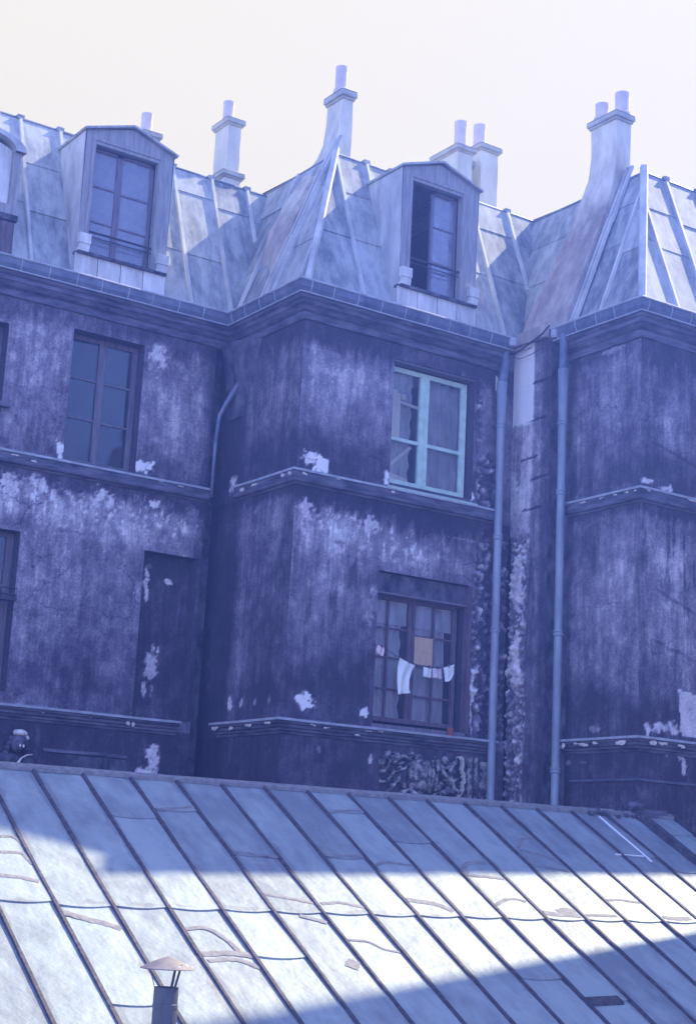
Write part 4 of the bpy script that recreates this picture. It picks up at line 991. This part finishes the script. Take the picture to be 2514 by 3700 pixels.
cloth([(2.66, 12.845, 2.665, 12.99), (2.53, 12.85, 2.525, 13.0)], 'cloth_print', 'small cloth printed with red flowers', [(12.925, 2.675)])
cloth([(2.685, 13.025, 2.75, 13.205), (2.60, 13.05, 2.62, 13.205), (2.51, 13.065, 2.545, 13.16), (2.50, 13.07, 2.51, 13.12)], 'cloth_white', 'white cloth at the right end of the line, hanging by its corner', [(13.11, 2.72)])
mb = MB(); mb.lathe((13.21, YB - .07, 1.80), [(.032, 0), (.045, .08), (.05, .08), (.05, .10), (.04, .10), (.038, .05)], 12)
loose('flower_pot', mb, 'terracotta', 'small terracotta pot on the ledge under the many-paned window', 'flower pot')

# ------------------------------------------------------------------ downpipes
def downpipe(H, x, y, xt, zt, zb, wob, collars, lab, hop):
    mb = MB(); pts = [(x + wob * math.sin((zt - z) * .8), y, z) for z in np.linspace(zt, zb, 26)]
    rs = [.075 if z > zt - .02 else (.075 - .02 * min(1, (zt - z) / .9) if zt - z < .9 else .055) for z in np.linspace(zt, zb, 26)]
    mb.tube(pts, rs, 14)
    P = mb.build('downpipe', 'pipe_grey', H, smooth=True, label=lab)
    for zc in collars:
        xx = x + wob * math.sin((zt - zc) * .8)
        mb = MB(); mb.lathe((xx, y, zc), [(.058, 0), (.07, .01), (.07, .028), (.06, .034), (.06, .05), (.07, .056), (.07, .072), (.058, .08)], 14); mb.build('collar', 'pipe_grey', P)
        MB().box(xx - .012, xx + .012, y, y + .14, zc + .03, zc + .05).build('pipe_bracket', 'dark_iron', P)
    mb = MB(); mb.tube([(xt, y + .02, 7.36), (xt, y + .0, 7.15), (x, y, zt - .02)], [.05, .06, .066], 12); mb.build('swan_neck', 'zinc_gutter', P)
    MB().lathe((hop[0], hop[1], 7.34), [(.05, 0), (.06, .03), (.06, .09), (.045, .12)], 12).build('outlet', 'zinc_rim', P)
downpipe(HB, 13.87, 16.86, 13.92, 6.83, -9, -.0, (6.15, 4.55, 3.25), 'grey downpipe at the end of the middle house', (13.93, 16.72))
downpipe(HC, 14.14, 15.88, 14.14, 6.85, -9, .0, (6.05, 5.07, 3.15, 1.35), 'grey downpipe in the corner beside the right house', (14.12, 16.05))
# old vent pipe in the left corner, swept up along the side wall
mb = MB(); mb.tube([(10.36, 18.72, 4.86), (10.36, 18.72, 5.3), (10.37, 18.72, 5.7), (10.40, 18.72, 6.02), (10.47, 18.68, 6.2), (10.55, 18.58, 6.42), (10.62, 18.48, 6.58)], [.022, .026, .03, .032, .036, .042, .03], 10)
mb.build('vent_pipe', 'zinc_gutter', HB, smooth=True, label='bent old pipe in the dark corner')
mb = MB()   # swelling of masonry that carries the corner of the eaves
n_ = 10
for i in range(n_ + 1):
    t = i / n_; z = 6.0 + 1.05 * t; e = .02 + .30 * t ** 1.6
    mb.v += [(XB + .01, 18.9, z), (XB - e * .75, 18.88 - .1 * t, z), (XB - .02 - e * .55, 18.6 - .15 * t, z), (XB - .006, 18.45 - .40 * t, z)]
for i in range(n_):
    for j in range(3): k_ = i * 4 + j; mb.f.append((k_, k_ + 1, k_ + 5, k_ + 4)[::-1])
mb.build('corner_corbel', 'stone_dark', HB, smooth=True)
mb = MB(); mb.box(14.12, 14.2, 16.26, 16.99, 7.42, 7.60); mb.build('masonry_cap', 'flare_plaster', HC)
mb = MB(); mb.box(14.165, 14.196, 16.62, 16.95, 7.36, 7.60); mb.build('white_patch', 'chip', HC, label='white plaster block at the top of the party wall')
mb = MB(); mb.tube([(14.13, 16.98, 7.40), (14.11, 16.9, 7.32), (14.1, 16.75, 7.33), (14.1, 16.5, 7.40), (14.1, 16.3, 7.46), (14.06, 16.1, 7.52)], .012, 6); mb.tube([(14.13, 16.95, 7.28), (14.12, 16.8, 7.21), (14.12, 16.55, 7.22), (14.12, 16.3, 7.26)], .006, 5)
mb.build('sagging_cable', 'dark_iron', None, label='black cable sagging across the top of the pale party wall', cat='cable')

# ------------------------------------------------------------------ carvings
def relief_B():
    y = YB - .015; mb = MB()
    mb.ball((12.72, y, 1.22), (.16, .17, .27), 0, 14, 10); mb.ball((12.9, y, 1.24), (.09, .09, .22), .15, 12, 8)
    mb.ball((12.60, y - .03, 1.49), (.055, .06, .03), .9); mb.ball((12.50, y - .03, 1.46), (.07, .05, .028), -.9); mb.ball((12.68, y - .06, 1.475), (.07, .05, .035), .35); mb.ball((12.70, y - .09, 1.42), (.075, .045, .02), .15)
    for k_ in range(7):
        a = .12 * k_; mb.tube([(12.66 + .035 * k_, y - .12 + .012 * abs(k_ - 2), 1.40 - .01 * k_), (12.64 + .045 * k_, y - .14 + .012 * abs(k_ - 2), 1.2), (12.67 + .03 * k_, y - .08, 1.02)], [.01, .014, .006], 5)
    mb.tube([(12.10, y - .04, 1.13), (12.18, y - .07, 1.12), (12.25, y - .08, 1.18), (12.30, y - .08, 1.26), (12.38, y - .08, 1.29), (12.47, y - .08, 1.31), (12.55, y - .08, 1.39)], [.02, .026, .026, .024, .022, .018, .014], 7)
    for (x, z, l_, w_, r_) in ((12.2, 1.47, .07, .03, 1.0), (12.28, 1.42, .09, .04, .6), (12.36, 1.47, .08, .035, 1.9), (12.42, 1.38, .08, .03, .3), (12.14, 1.36, .06, .03, 2.2), (12.17, 1.27, .07, .035, .4), (12.26, 1.31, .08, .04, 2.6), (12.38, 1.18, .09, .03, 1.3), (12.3, 1.08, .1, .03, .9), (12.46, 1.12, .09, .03, 2.2), (12.5, 1.02, .1, .03, .5), (12.62, .98, .1, .03, .1), (12.78, .97, .12, .03, -.15), (12.93, .97, .1, .03, .3),
        (13.02, 1.45, .08, .03, -.8), (13.08, 1.38, .09, .035, -.5), (13.15, 1.47, .06, .03, 1.6), (13.2, 1.4, .07, .03, .9), (13.12, 1.28, .1, .04, -.9), (13.2, 1.2, .12, .035, -.7), (13.28, 1.32, .09, .03, .5), (13.05, 1.12, .1, .05, .8), (13.15, 1.05, .12, .04, .4), (13.24, 1.08, .1, .03, -.6), (12.98, 1.2, .05, .1, 0)):
        mb.ball((x, y - .035, z), (l_, .075, w_), r_, 8, 6, .12)
    for pts, r0 in (([(12.56, 1.42), (12.44, 1.47), (12.34, 1.44), (12.28, 1.36), (12.33, 1.30), (12.40, 1.33)], .03), ([(12.12, 1.30), (12.10, 1.38), (12.16, 1.44), (12.22, 1.40), (12.20, 1.34)], .026), ([(12.95, 1.40), (13.04, 1.34), (13.14, 1.26), (13.24, 1.20), (13.33, 1.24)], .034), ([(13.24, 1.20), (13.2, 1.3), (13.24, 1.42), (13.33, 1.5)], .034), ([(13.24, 1.2), (13.28, 1.1), (13.38, 1.06)], .03), ([(12.55, 1.05), (12.7, .97), (12.88, .97), (13.02, 1.03)], .035), ([(12.9, 1.45), (12.93, 1.3), (12.9, 1.1)], .022), ([(12.98, 1.42), (13.0, 1.28), (12.97, 1.12)], .018)):
        mb.tube([(a, y - .10, b_) for a, b_ in pts], [r0 * (.5 + .5 * math.sin(math.pi * (i + .5) / len(pts))) for i in range(len(pts))], 7)
    o_ = mb.build('carved_relief', 'carved', HB, smooth=True, label='carved ornament of scrolls and leaves')
    mb = MB()
    pts = [(13.33, 1.50), (13.42, 1.52), (13.43, 1.42), (13.41, 1.35), (13.46, 1.30), (13.44, 1.25), (13.48, 1.22), (13.42, 1.17), (13.45, 1.12), (13.36, .98)]
    for a, b_ in zip(pts[:-1], pts[1:]): mb.bar((a[0], y - .05, a[1]), (b_[0], y - .05, b_[1]), .06, .03, (0, -1, .2))
    mb.build('ribbon', 'chimney_plaster', o_)
    mb = MB(); mb.box(13.55, 13.62, y - .03, y + .01, .7, 1.55); mb.box(13.68, 13.72, y - .02, y + .01, .7, 1.55); mb.box(13.78, 13.88, y - .035, y + .01, .7, 1.5); mb.build('fluted_pilaster', 'carved', HB)
relief_B()
def relief_A():
    y = YA - .03; mb = MB()
    mb.ball((7.93, y - .05, 1.33), (.10, .10, .12), 0, 12, 9, .06); mb.ball((7.93, y - .13, 1.31), (.025, .04, .035)); mb.ball((7.89, y - .13, 1.35), (.025, .02, .015)); mb.ball((7.97, y - .13, 1.35), (.025, .02, .015)); mb.ball((7.93, y - .13, 1.26), (.035, .02, .015))
    for s_ in (-1, 1):
        for k_ in range(4): mb.ball((7.93 + s_ * (.09 + .02 * k_), y - .03, 1.38 - .06 * k_), (.04, .04, .04), 0, 7, 5, .3)
    mb.ball((7.86, y - .02, 1.1), (.14, .08, .10)); mb.ball((8.09, y - .02, 1.08), (.10, .07, .12)); mb.ball((7.72, y - .02, 1.08), (.14, .07, .12))
    o_ = mb.build('carved_bust', 'stone_dark', HA, smooth=True, label='carved head and shoulders with a pale crown')
    mb = MB(); mb.ball((7.94, y - .06, 1.45), (.10, .09, .045), -.1, 10, 7, .25); mb.ball((8.03, y - .05, 1.40), (.035, .05, .035), 0, 8, 6, .2); mb.ball((7.91, y - .16, 1.29), (.014, .01, .02)); mb.ball((7.955, y - .16, 1.29), (.014, .01, .022))
    mb.tube([(7.62, y - .08, 1.03), (7.8, y - .1, 1.02), (7.92, y - .1, 1.03), (7.93, y - .1, 1.09), (7.97, y - .1, 1.15), (8.05, y - .08, 1.19), (8.12, y - .08, 1.20)], [.012, .018, .02, .018, .012, .012, .008], 6)
    mb.build('pale_crown', 'chip', o_, smooth=True)
relief_A()

# ------------------------------------------------------------------ annex with the standing-roll zinc roof
P0 = Vector((14.1, 14.45, .813)); HZ = Vector((.998, -.0634, 0)).normalized(); DS = Vector((.056, .881, .47)).normalized(); NZ = HZ.cross(DS).normalized()
if NZ.z < 0: NZ = -NZ
def ST(s_, t, h=0): return P0 + HZ * s_ + DS * t + NZ * h
AN = empty('annex', (9, 11, -9), label='low annex in front with a sloping zinc roof of long ribs', cat='annex building')
SP = .5145; S0 = -7.648
edges = [S0 + SP * k_ for k_ in range(-9, 16)] + [.66]
JT = {0: [-2.59], 1: [-.91, -2.59], 2: [-.70, -2.59], 3: [-1.55, -2.57], 4: [-2.57], 5: [-1.50, -2.57], 6: [-.47, -2.57], 7: [-1.08, -2.55]}
EX = {-1: [-2.6, -4.04], 0: [-2.59], 1: [-.91, -2.59], 2: [-.70, -2.59, -3.34], 3: [-1.55, -2.59], 4: [-2.58], 5: [-1.50, -2.58], 6: [-.48, -2.57], 7: [-1.085, -2.56, -3.62], 8: [-2.56, -3.97], 9: [-2.55], 10: [-2.54], 11: [-2.53], 12: [-2.52], 13: [-1.1, -2.55], 14: [-1.4, -2.6], 15: [-.46, -.95, -1.45, -2.0]}
TB_ = -8.0
SHEETS = []
def SH(x, y_):
    best = .01
    for (a, b_, t0, t1, lo_h, tw, bul) in SHEETS:
        if a <= x <= b_ and t0 - .04 <= y_ <= t1:
            ss = (x - a) / (b_ - a); tt = max(0, (y_ - t0) / (t1 - t0)); best = max(best, lo_h * (1 - tt) + .004 * tt + tw * (ss - .5) + bul * math.sin(ss * math.pi) * math.sin(tt * 3))
    return best
for i in range(len(edges) - 1):
    kk = i - 9; a, b_ = edges[i], edges[i + 1]
    ts = [TB_] + sorted(EX.get(kk, [-2.6 + random.uniform(-.05, .05)]) + [-5.2 + random.uniform(-.3, .3)]) + [0.0]
    for j in range(len(ts) - 1):
        t0, t1 = ts[j], ts[j + 1]
        if t1 - t0 < .05: continue
        mb = MB(); nu, nv = 6, 4; g0 = .004
        lo_h = .018 if j > 0 else .006; tw = random.uniform(-.004, .004); bul = random.uniform(-.004, .012)
        last = (j == len(ts) - 2)
        SHEETS.append((a, b_, t0, t1, lo_h, tw, bul))
        for q in range(nv + 1):
            tt = q / nv
            for p in range(nu + 1):
                ss = p / nu; x = a + g0 + (b_ - a - 2 * g0) * ss
                sag = -.035 * math.sin(ss * math.pi) * (1 if j > 0 and q == 0 else 0)
                sag2 = -.035 * math.sin(ss * math.pi) * (1 if (not last and q == nv) else 0)
                y_ = t0 + (t1 - t0) * tt + sag + (sag2 + .02 if not last and q == nv else 0)
                h = lo_h * (1 - tt) + .004 * tt + tw * (ss - .5) + bul * math.sin(ss * math.pi) * math.sin(tt * 3)
                mb.v.append(tuple(ST(x, y_, h)))
        st = []
        for q in range(nv + 1):
            for p in range(nu + 1): st.append((a + (b_ - a) * p / nu, t0 + (t1 - t0) * q / nv))
        for q in range(nv):
            for p in range(nu): k_ = q * (nu + 1) + p; mb.f.append((k_, k_ + 1, k_ + nu + 2, k_ + nu + 1))
        k0 = len(mb.v)    # turned-down lower edge
        for p in range(nu + 1): mb.v.append(tuple(Vector(mb.v[p]) - NZ * (lo_h + .004))); st.append((a + (b_ - a) * p / nu, t0))
        for p in range(nu): mb.f.append((p + 1, p, k0 + p, k0 + p + 1))
        mb.st = st
        o_ = mb.build('zinc_sheet', 'zinc_annex', AN)
for i, e in enumerate(edges):
    kk = i - 9
    wd, ht = (.042, .03) if kk != 15 else (.11, .09)
    if i == len(edges) - 1: wd, ht = .04, .05
    for (ta, tb) in ((0.0, -2.56), (-2.56, TB_)):
        n_ = 7; mb = MB(); o1 = random.uniform(-.006, .006)
        pts = [(e + o1 * math.sin(q) + random.uniform(-.0025, .0025), ta + (tb - ta) * q / n_) for q in range(n_ + 1)]
        for (p, q) in zip(pts[:-1], pts[1:]):
            wv_ = wd * random.uniform(.85, 1.2)
            mb.bar(ST(p[0], p[1], .0), ST(q[0], q[1], .0), wv_, ht, NZ)
        mb.build('roof_roll', 'tar', AN)
# ridge flashing strip
mb = MB(); n_ = 30
for q in range(n_):
    a = edges[0] + (.0 + .66 - edges[0]) * q / n_; b_ = edges[0] + (.66 - edges[0]) * (q + 1) / n_
    mb.bar(ST(a, -.01 + random.uniform(-.006, .006), .01), ST(b_, -.01 + random.uniform(-.006, .006), .01), .10 * random.uniform(.9, 1.15), .035, NZ)
mb.build('ridge_flashing', 'tar_smear', AN)
# walls under the annex roof
ws = MB()
c = [ST(edges[0] + .05, TB_ + .2, -.03), ST(.6, TB_ + .2, -.03), ST(.6, -.04, -.03), ST(edges[0] + .05, -.04, -.03)]
lowp = [Vector((p.x, p.y, -9)) for p in c]
ws.add(c + lowp, [(0, 1, 2, 3), (0, 4, 5, 1), (1, 5, 6, 2), (2, 6, 7, 3), (3, 7, 4, 0)])
ws.build('wall', 'render_cream', AN)
# brushed mastic repairs, raised a few millimetres
SM = dict(a=[(-8.35, -1.46), (-8.22, -1.44), (-8.17, -1.58)], b=[(-8.42, -1.75), (-8.22, -1.74), (-8.18, -1.95)], c=[(-8.53, -2.16), (-8.36, -2.18), (-8.21, -2.24)],
 d=[(-7.11, -2.94), (-6.93, -2.89), (-6.83, -2.97), (-6.76, -3.13), (-6.73, -3.29)], e=[(-7.1, -3.33), (-6.93, -3.3), (-6.72, -3.31), (-6.62, -3.34)], e2=[(-7.08, -3.43), (-6.92, -3.39), (-6.76, -3.41), (-6.64, -3.52)],
 f=[(-8.13, -2.72), (-7.96, -2.82), (-7.8, -2.89), (-7.69, -2.96)], g=[(-6.57, -0.73), (-6.36, -0.69), (-6.11, -0.6)], h=[(-6.08, -1.52), (-5.93, -1.54), (-5.6, -1.58)], i=[(-4.56, -0.51), (-4.32, -0.48), (-4.1, -0.45)],
 j=[(-5.05, -1.5), (-4.59, -1.47)], k=[(-4.53, -1.64), (-4.39, -1.55), (-4.25, -1.57), (-4.08, -1.6)], l=[(-6.07, -2.3), (-5.83, -2.37), (-5.62, -2.43)], l2=[(-5.54, -2.44), (-5.32, -2.40), (-5.09, -2.48)], m=[(-5.86, -2.65), (-5.63, -2.76)],
 n=[(-5.55, -3.04), (-5.34, -3.06), (-5.26, -3.19), (-5.1, -3.23)], o=[(-5.75, -3.51), (-5.66, -3.38)], p=[(-4.52, -2.3), (-4.36, -2.33), (-4.19, -2.38), (-4.1, -2.5)], q=[(-3.5, -2.34), (-3.33, -2.23), (-3.16, -2.2), (-3.07, -2.25)],
 r=[(-3.48, -1.76), (-3.44, -1.58), (-3.31, -1.49), (-3.08, -1.47)], r2=[(-3.46, -1.76), (-3.37, -1.77), (-3.06, -1.8)], s=[(-2.46, -1.15), (-2.27, -0.9), (-2.15, -0.83), (-2.07, -0.86)], s2=[(-2.46, -1.11), (-2.28, -1.17), (-2.11, -1.27), (-2.04, -1.42)],
 s3=[(-2.41, -1.15), (-2.46, -1.46), (-2.27, -1.51), (-2.05, -1.56)], t=[(-1.94, -2.15), (-1.81, -2.13), (-1.52, -2.17)], u=[(-2.98, -2.45), (-2.86, -2.48), (-2.55, -2.48)], u2=[(-2.78, -2.43), (-2.62, -2.37), (-2.55, -2.42)], v=[(-2.45, -2.47), (-2.06, -2.47)], w=[(-1.42, -2.46), (-1.3, -2.48), (-1.04, -2.47)])
WID = dict(o=.10, e=.07, e2=.05, u=.07, u2=.08, p=.07, f=.07, r=.05, m=.05, w=.06, c=.05, n=.03, d=.045)
for key, pl in SM.items():
    wd = WID.get(key, .04); pts = []
    for a, b_ in zip(pl[:-1], pl[1:]):
        L_ = math.hypot(b_[0] - a[0], b_[1] - a[1]); k_ = max(2, int(L_ / .02))
        for q in range(k_): pts.append((a[0] + (b_[0] - a[0]) * q / k_, a[1] + (b_[1] - a[1]) * q / k_))
    pts.append(pl[-1])
    # round the polyline
    for _ in range(6): pts = [pts[0]] + [((pts[i - 1][0] + pts[i][0] + pts[i + 1][0]) / 3, (pts[i - 1][1] + pts[i][1] + pts[i + 1][1]) / 3) for i in range(1, len(pts) - 1)] + [pts[-1]]
    mb = MB()
    for i, (x, y_) in enumerate(pts):
        xa, ya = pts[max(i - 1, 0)]; xb, yb = pts[min(i + 1, len(pts) - 1)]; L_ = math.hypot(xb - xa, yb - ya) or 1; nx, ny = -(yb - ya) / L_, (xb - xa) / L_
        w1 = wd / 2 * (.75 + .8 * float(fbm(i * .45, 1, ord(key[0]), 3))); w2 = wd / 2 * (.75 + .8 * float(fbm(i * .5, 5, ord(key[0]) + 3, 3)))
        h0 = SH(x, y_); mb.v += [tuple(ST(x + nx * w1, y_ + ny * w1, SH(x + nx * w1, y_ + ny * w1) + .003)), tuple(ST(x, y_, h0 + .005)), tuple(ST(x - nx * w2, y_ - ny * w2, SH(x - nx * w2, y_ - ny * w2) + .003))]
    for i in range(len(pts) - 1): mb.f += [(3 * i, 3 * i + 3, 3 * i + 4, 3 * i + 1), (3 * i + 1, 3 * i + 4, 3 * i + 5, 3 * i + 2)]
    mb.build('mastic_smear', 'tar_smear', AN)
MB().bar(ST(-3.55, -4.0, .01), ST(-3.12, -3.97, .01), .14, .02, NZ).build('mastic_patch', 'tar', AN)
for (a, b_, w_, lab) in (((-.59, -.13), (-.61, -1.22), .032, 'white strip running down the roof'), ((-1.05, -1.09), (-.64, -1.10), .02, 'short white cross strip'), ((-1.1, .02), (-.79, .03), .05, 'white ridge strip'), ((-.53, .06), (-.06, .05), .045, 'white ridge strip near the corner')):
    MB().bar(ST(*a, .012), ST(*b_, .012), w_, .012, NZ).build('flashing_strip', 'white_metal', AN, label=lab)
mb = MB(); mb.box(14.16, 14.64, 14.36, 14.55, .80, .90); mb.box(14.14, 14.2, 14.34, 14.5, .84, .96)
mb.ball((14.12, 14.42, .93), (.07, .06, .05), .3, 8, 6, .4); mb.ball((14.2, 14.4, .97), (.05, .05, .04), 0, 8, 6, .4)
loose('stone_block', mb, 'cornice_stone', 'rough stone block lying on the annex roof top against the right house', 'stone block')
mb = MB()
for k_ in range(26):
    s_ = random.uniform(-.75, .25); mb.ball(tuple(ST(s_, -.03 + random.uniform(-.10, .08), .035)), (random.uniform(.015, .05), .03, .02), random.uniform(-1, 1), 6, 4, .5)
mb.build('mortar_rubble', 'stone_dark', None, label='crumbled mortar along the roof top below the corner of the right house', cat='rubble', kind='stuff')

# ------------------------------------------------------------------ cowl
vx, vy = 5.72, 10.5
V = empty('flue_pipe', (vx, vy, -1.6), label='sheet-metal flue pipe with a rusty conical cowl on three struts', cat='flue pipe')
MB().lathe((vx, vy, -1.62), [(.088, 0), (.088, .6), (.091, .6), (.091, .625), (.088, .63), (.088, .742), (.078, .742), (.078, .5)], 28).build('pipe', 'flue_metal', V, smooth=False)
MB().lathe((vx, vy, -1.62), [(.12, 0), (.12, .06), (.09, .12)], 24).build('flashing_collar', 'tar', V)
mb = MB(); zc = -.665
mb.lathe((vx, vy, 0), [(.198, -.752), (.196, -.746), (.10, -.70), (.004, zc)], 32); mb.lathe((vx, vy, 0), [(.192, -.753), (.10, -.706), (.004, zc - .008)], 32)
mb.build('conical_cowl', 'rust_cap', V, smooth=False)
for a in (2.7, 5.0, .6):
    MB().bar((vx + .075 * math.cos(a), vy + .075 * math.sin(a), -.90), (vx + .135 * math.cos(a), vy + .135 * math.sin(a), -.715), .022, .006, (math.cos(a), math.sin(a), 0)).build('strut', 'flue_metal', V)
for (a, r) in ((5.3, .15), (5.5, .13), (4.75, .16), (5.75, .17)):
    z = zc - (r / .198) * .087
    mb = MB(); mb.ball((vx + r * math.cos(a), vy + r * math.sin(a), z + .004), (.014, .006, .005), random.random(), 7, 5, .3); mb.build('paint_fleck', 'white_metal', V)

# ------------------------------------------------------------------ neighbouring wing to the right, outside the picture
NW = empty('neighbouring_wing', (22, 8, -9), label='tall wing closing the court on the right', cat='building')
wx = 18.6
mb = MB(); mb.box(wx, 27, -2, 13.05, -9, 11.2); mb.add([(wx, -2, 11.2), (wx, 13.05, 11.2), (wx + 2.0, 13.05 - 1.2, 12.6), (wx + 2, -1, 12.6), (27, -1, 12.6), (27, 13.05, 12.6)], [(0, 1, 2, 3), (3, 2, 5, 4)])
mb.build('wall', 'render_cream', NW)
for zz in (-6, -2.6, .8, 4.2, 7.6):
    for yy in (0.5, 3.5, 6.5, 9.5):
        f = MB(); f.box(wx - .03, wx + .0, yy, yy + 1.1, zz, zz + 1.9); fo = f.build('window', 'wood_grey', NW)
        for a in (yy + .06, yy + .58): MB().box(wx - .036, wx - .031, a, a + .46, zz + .08, zz + 1.82).build('pane', 'glass', fo)
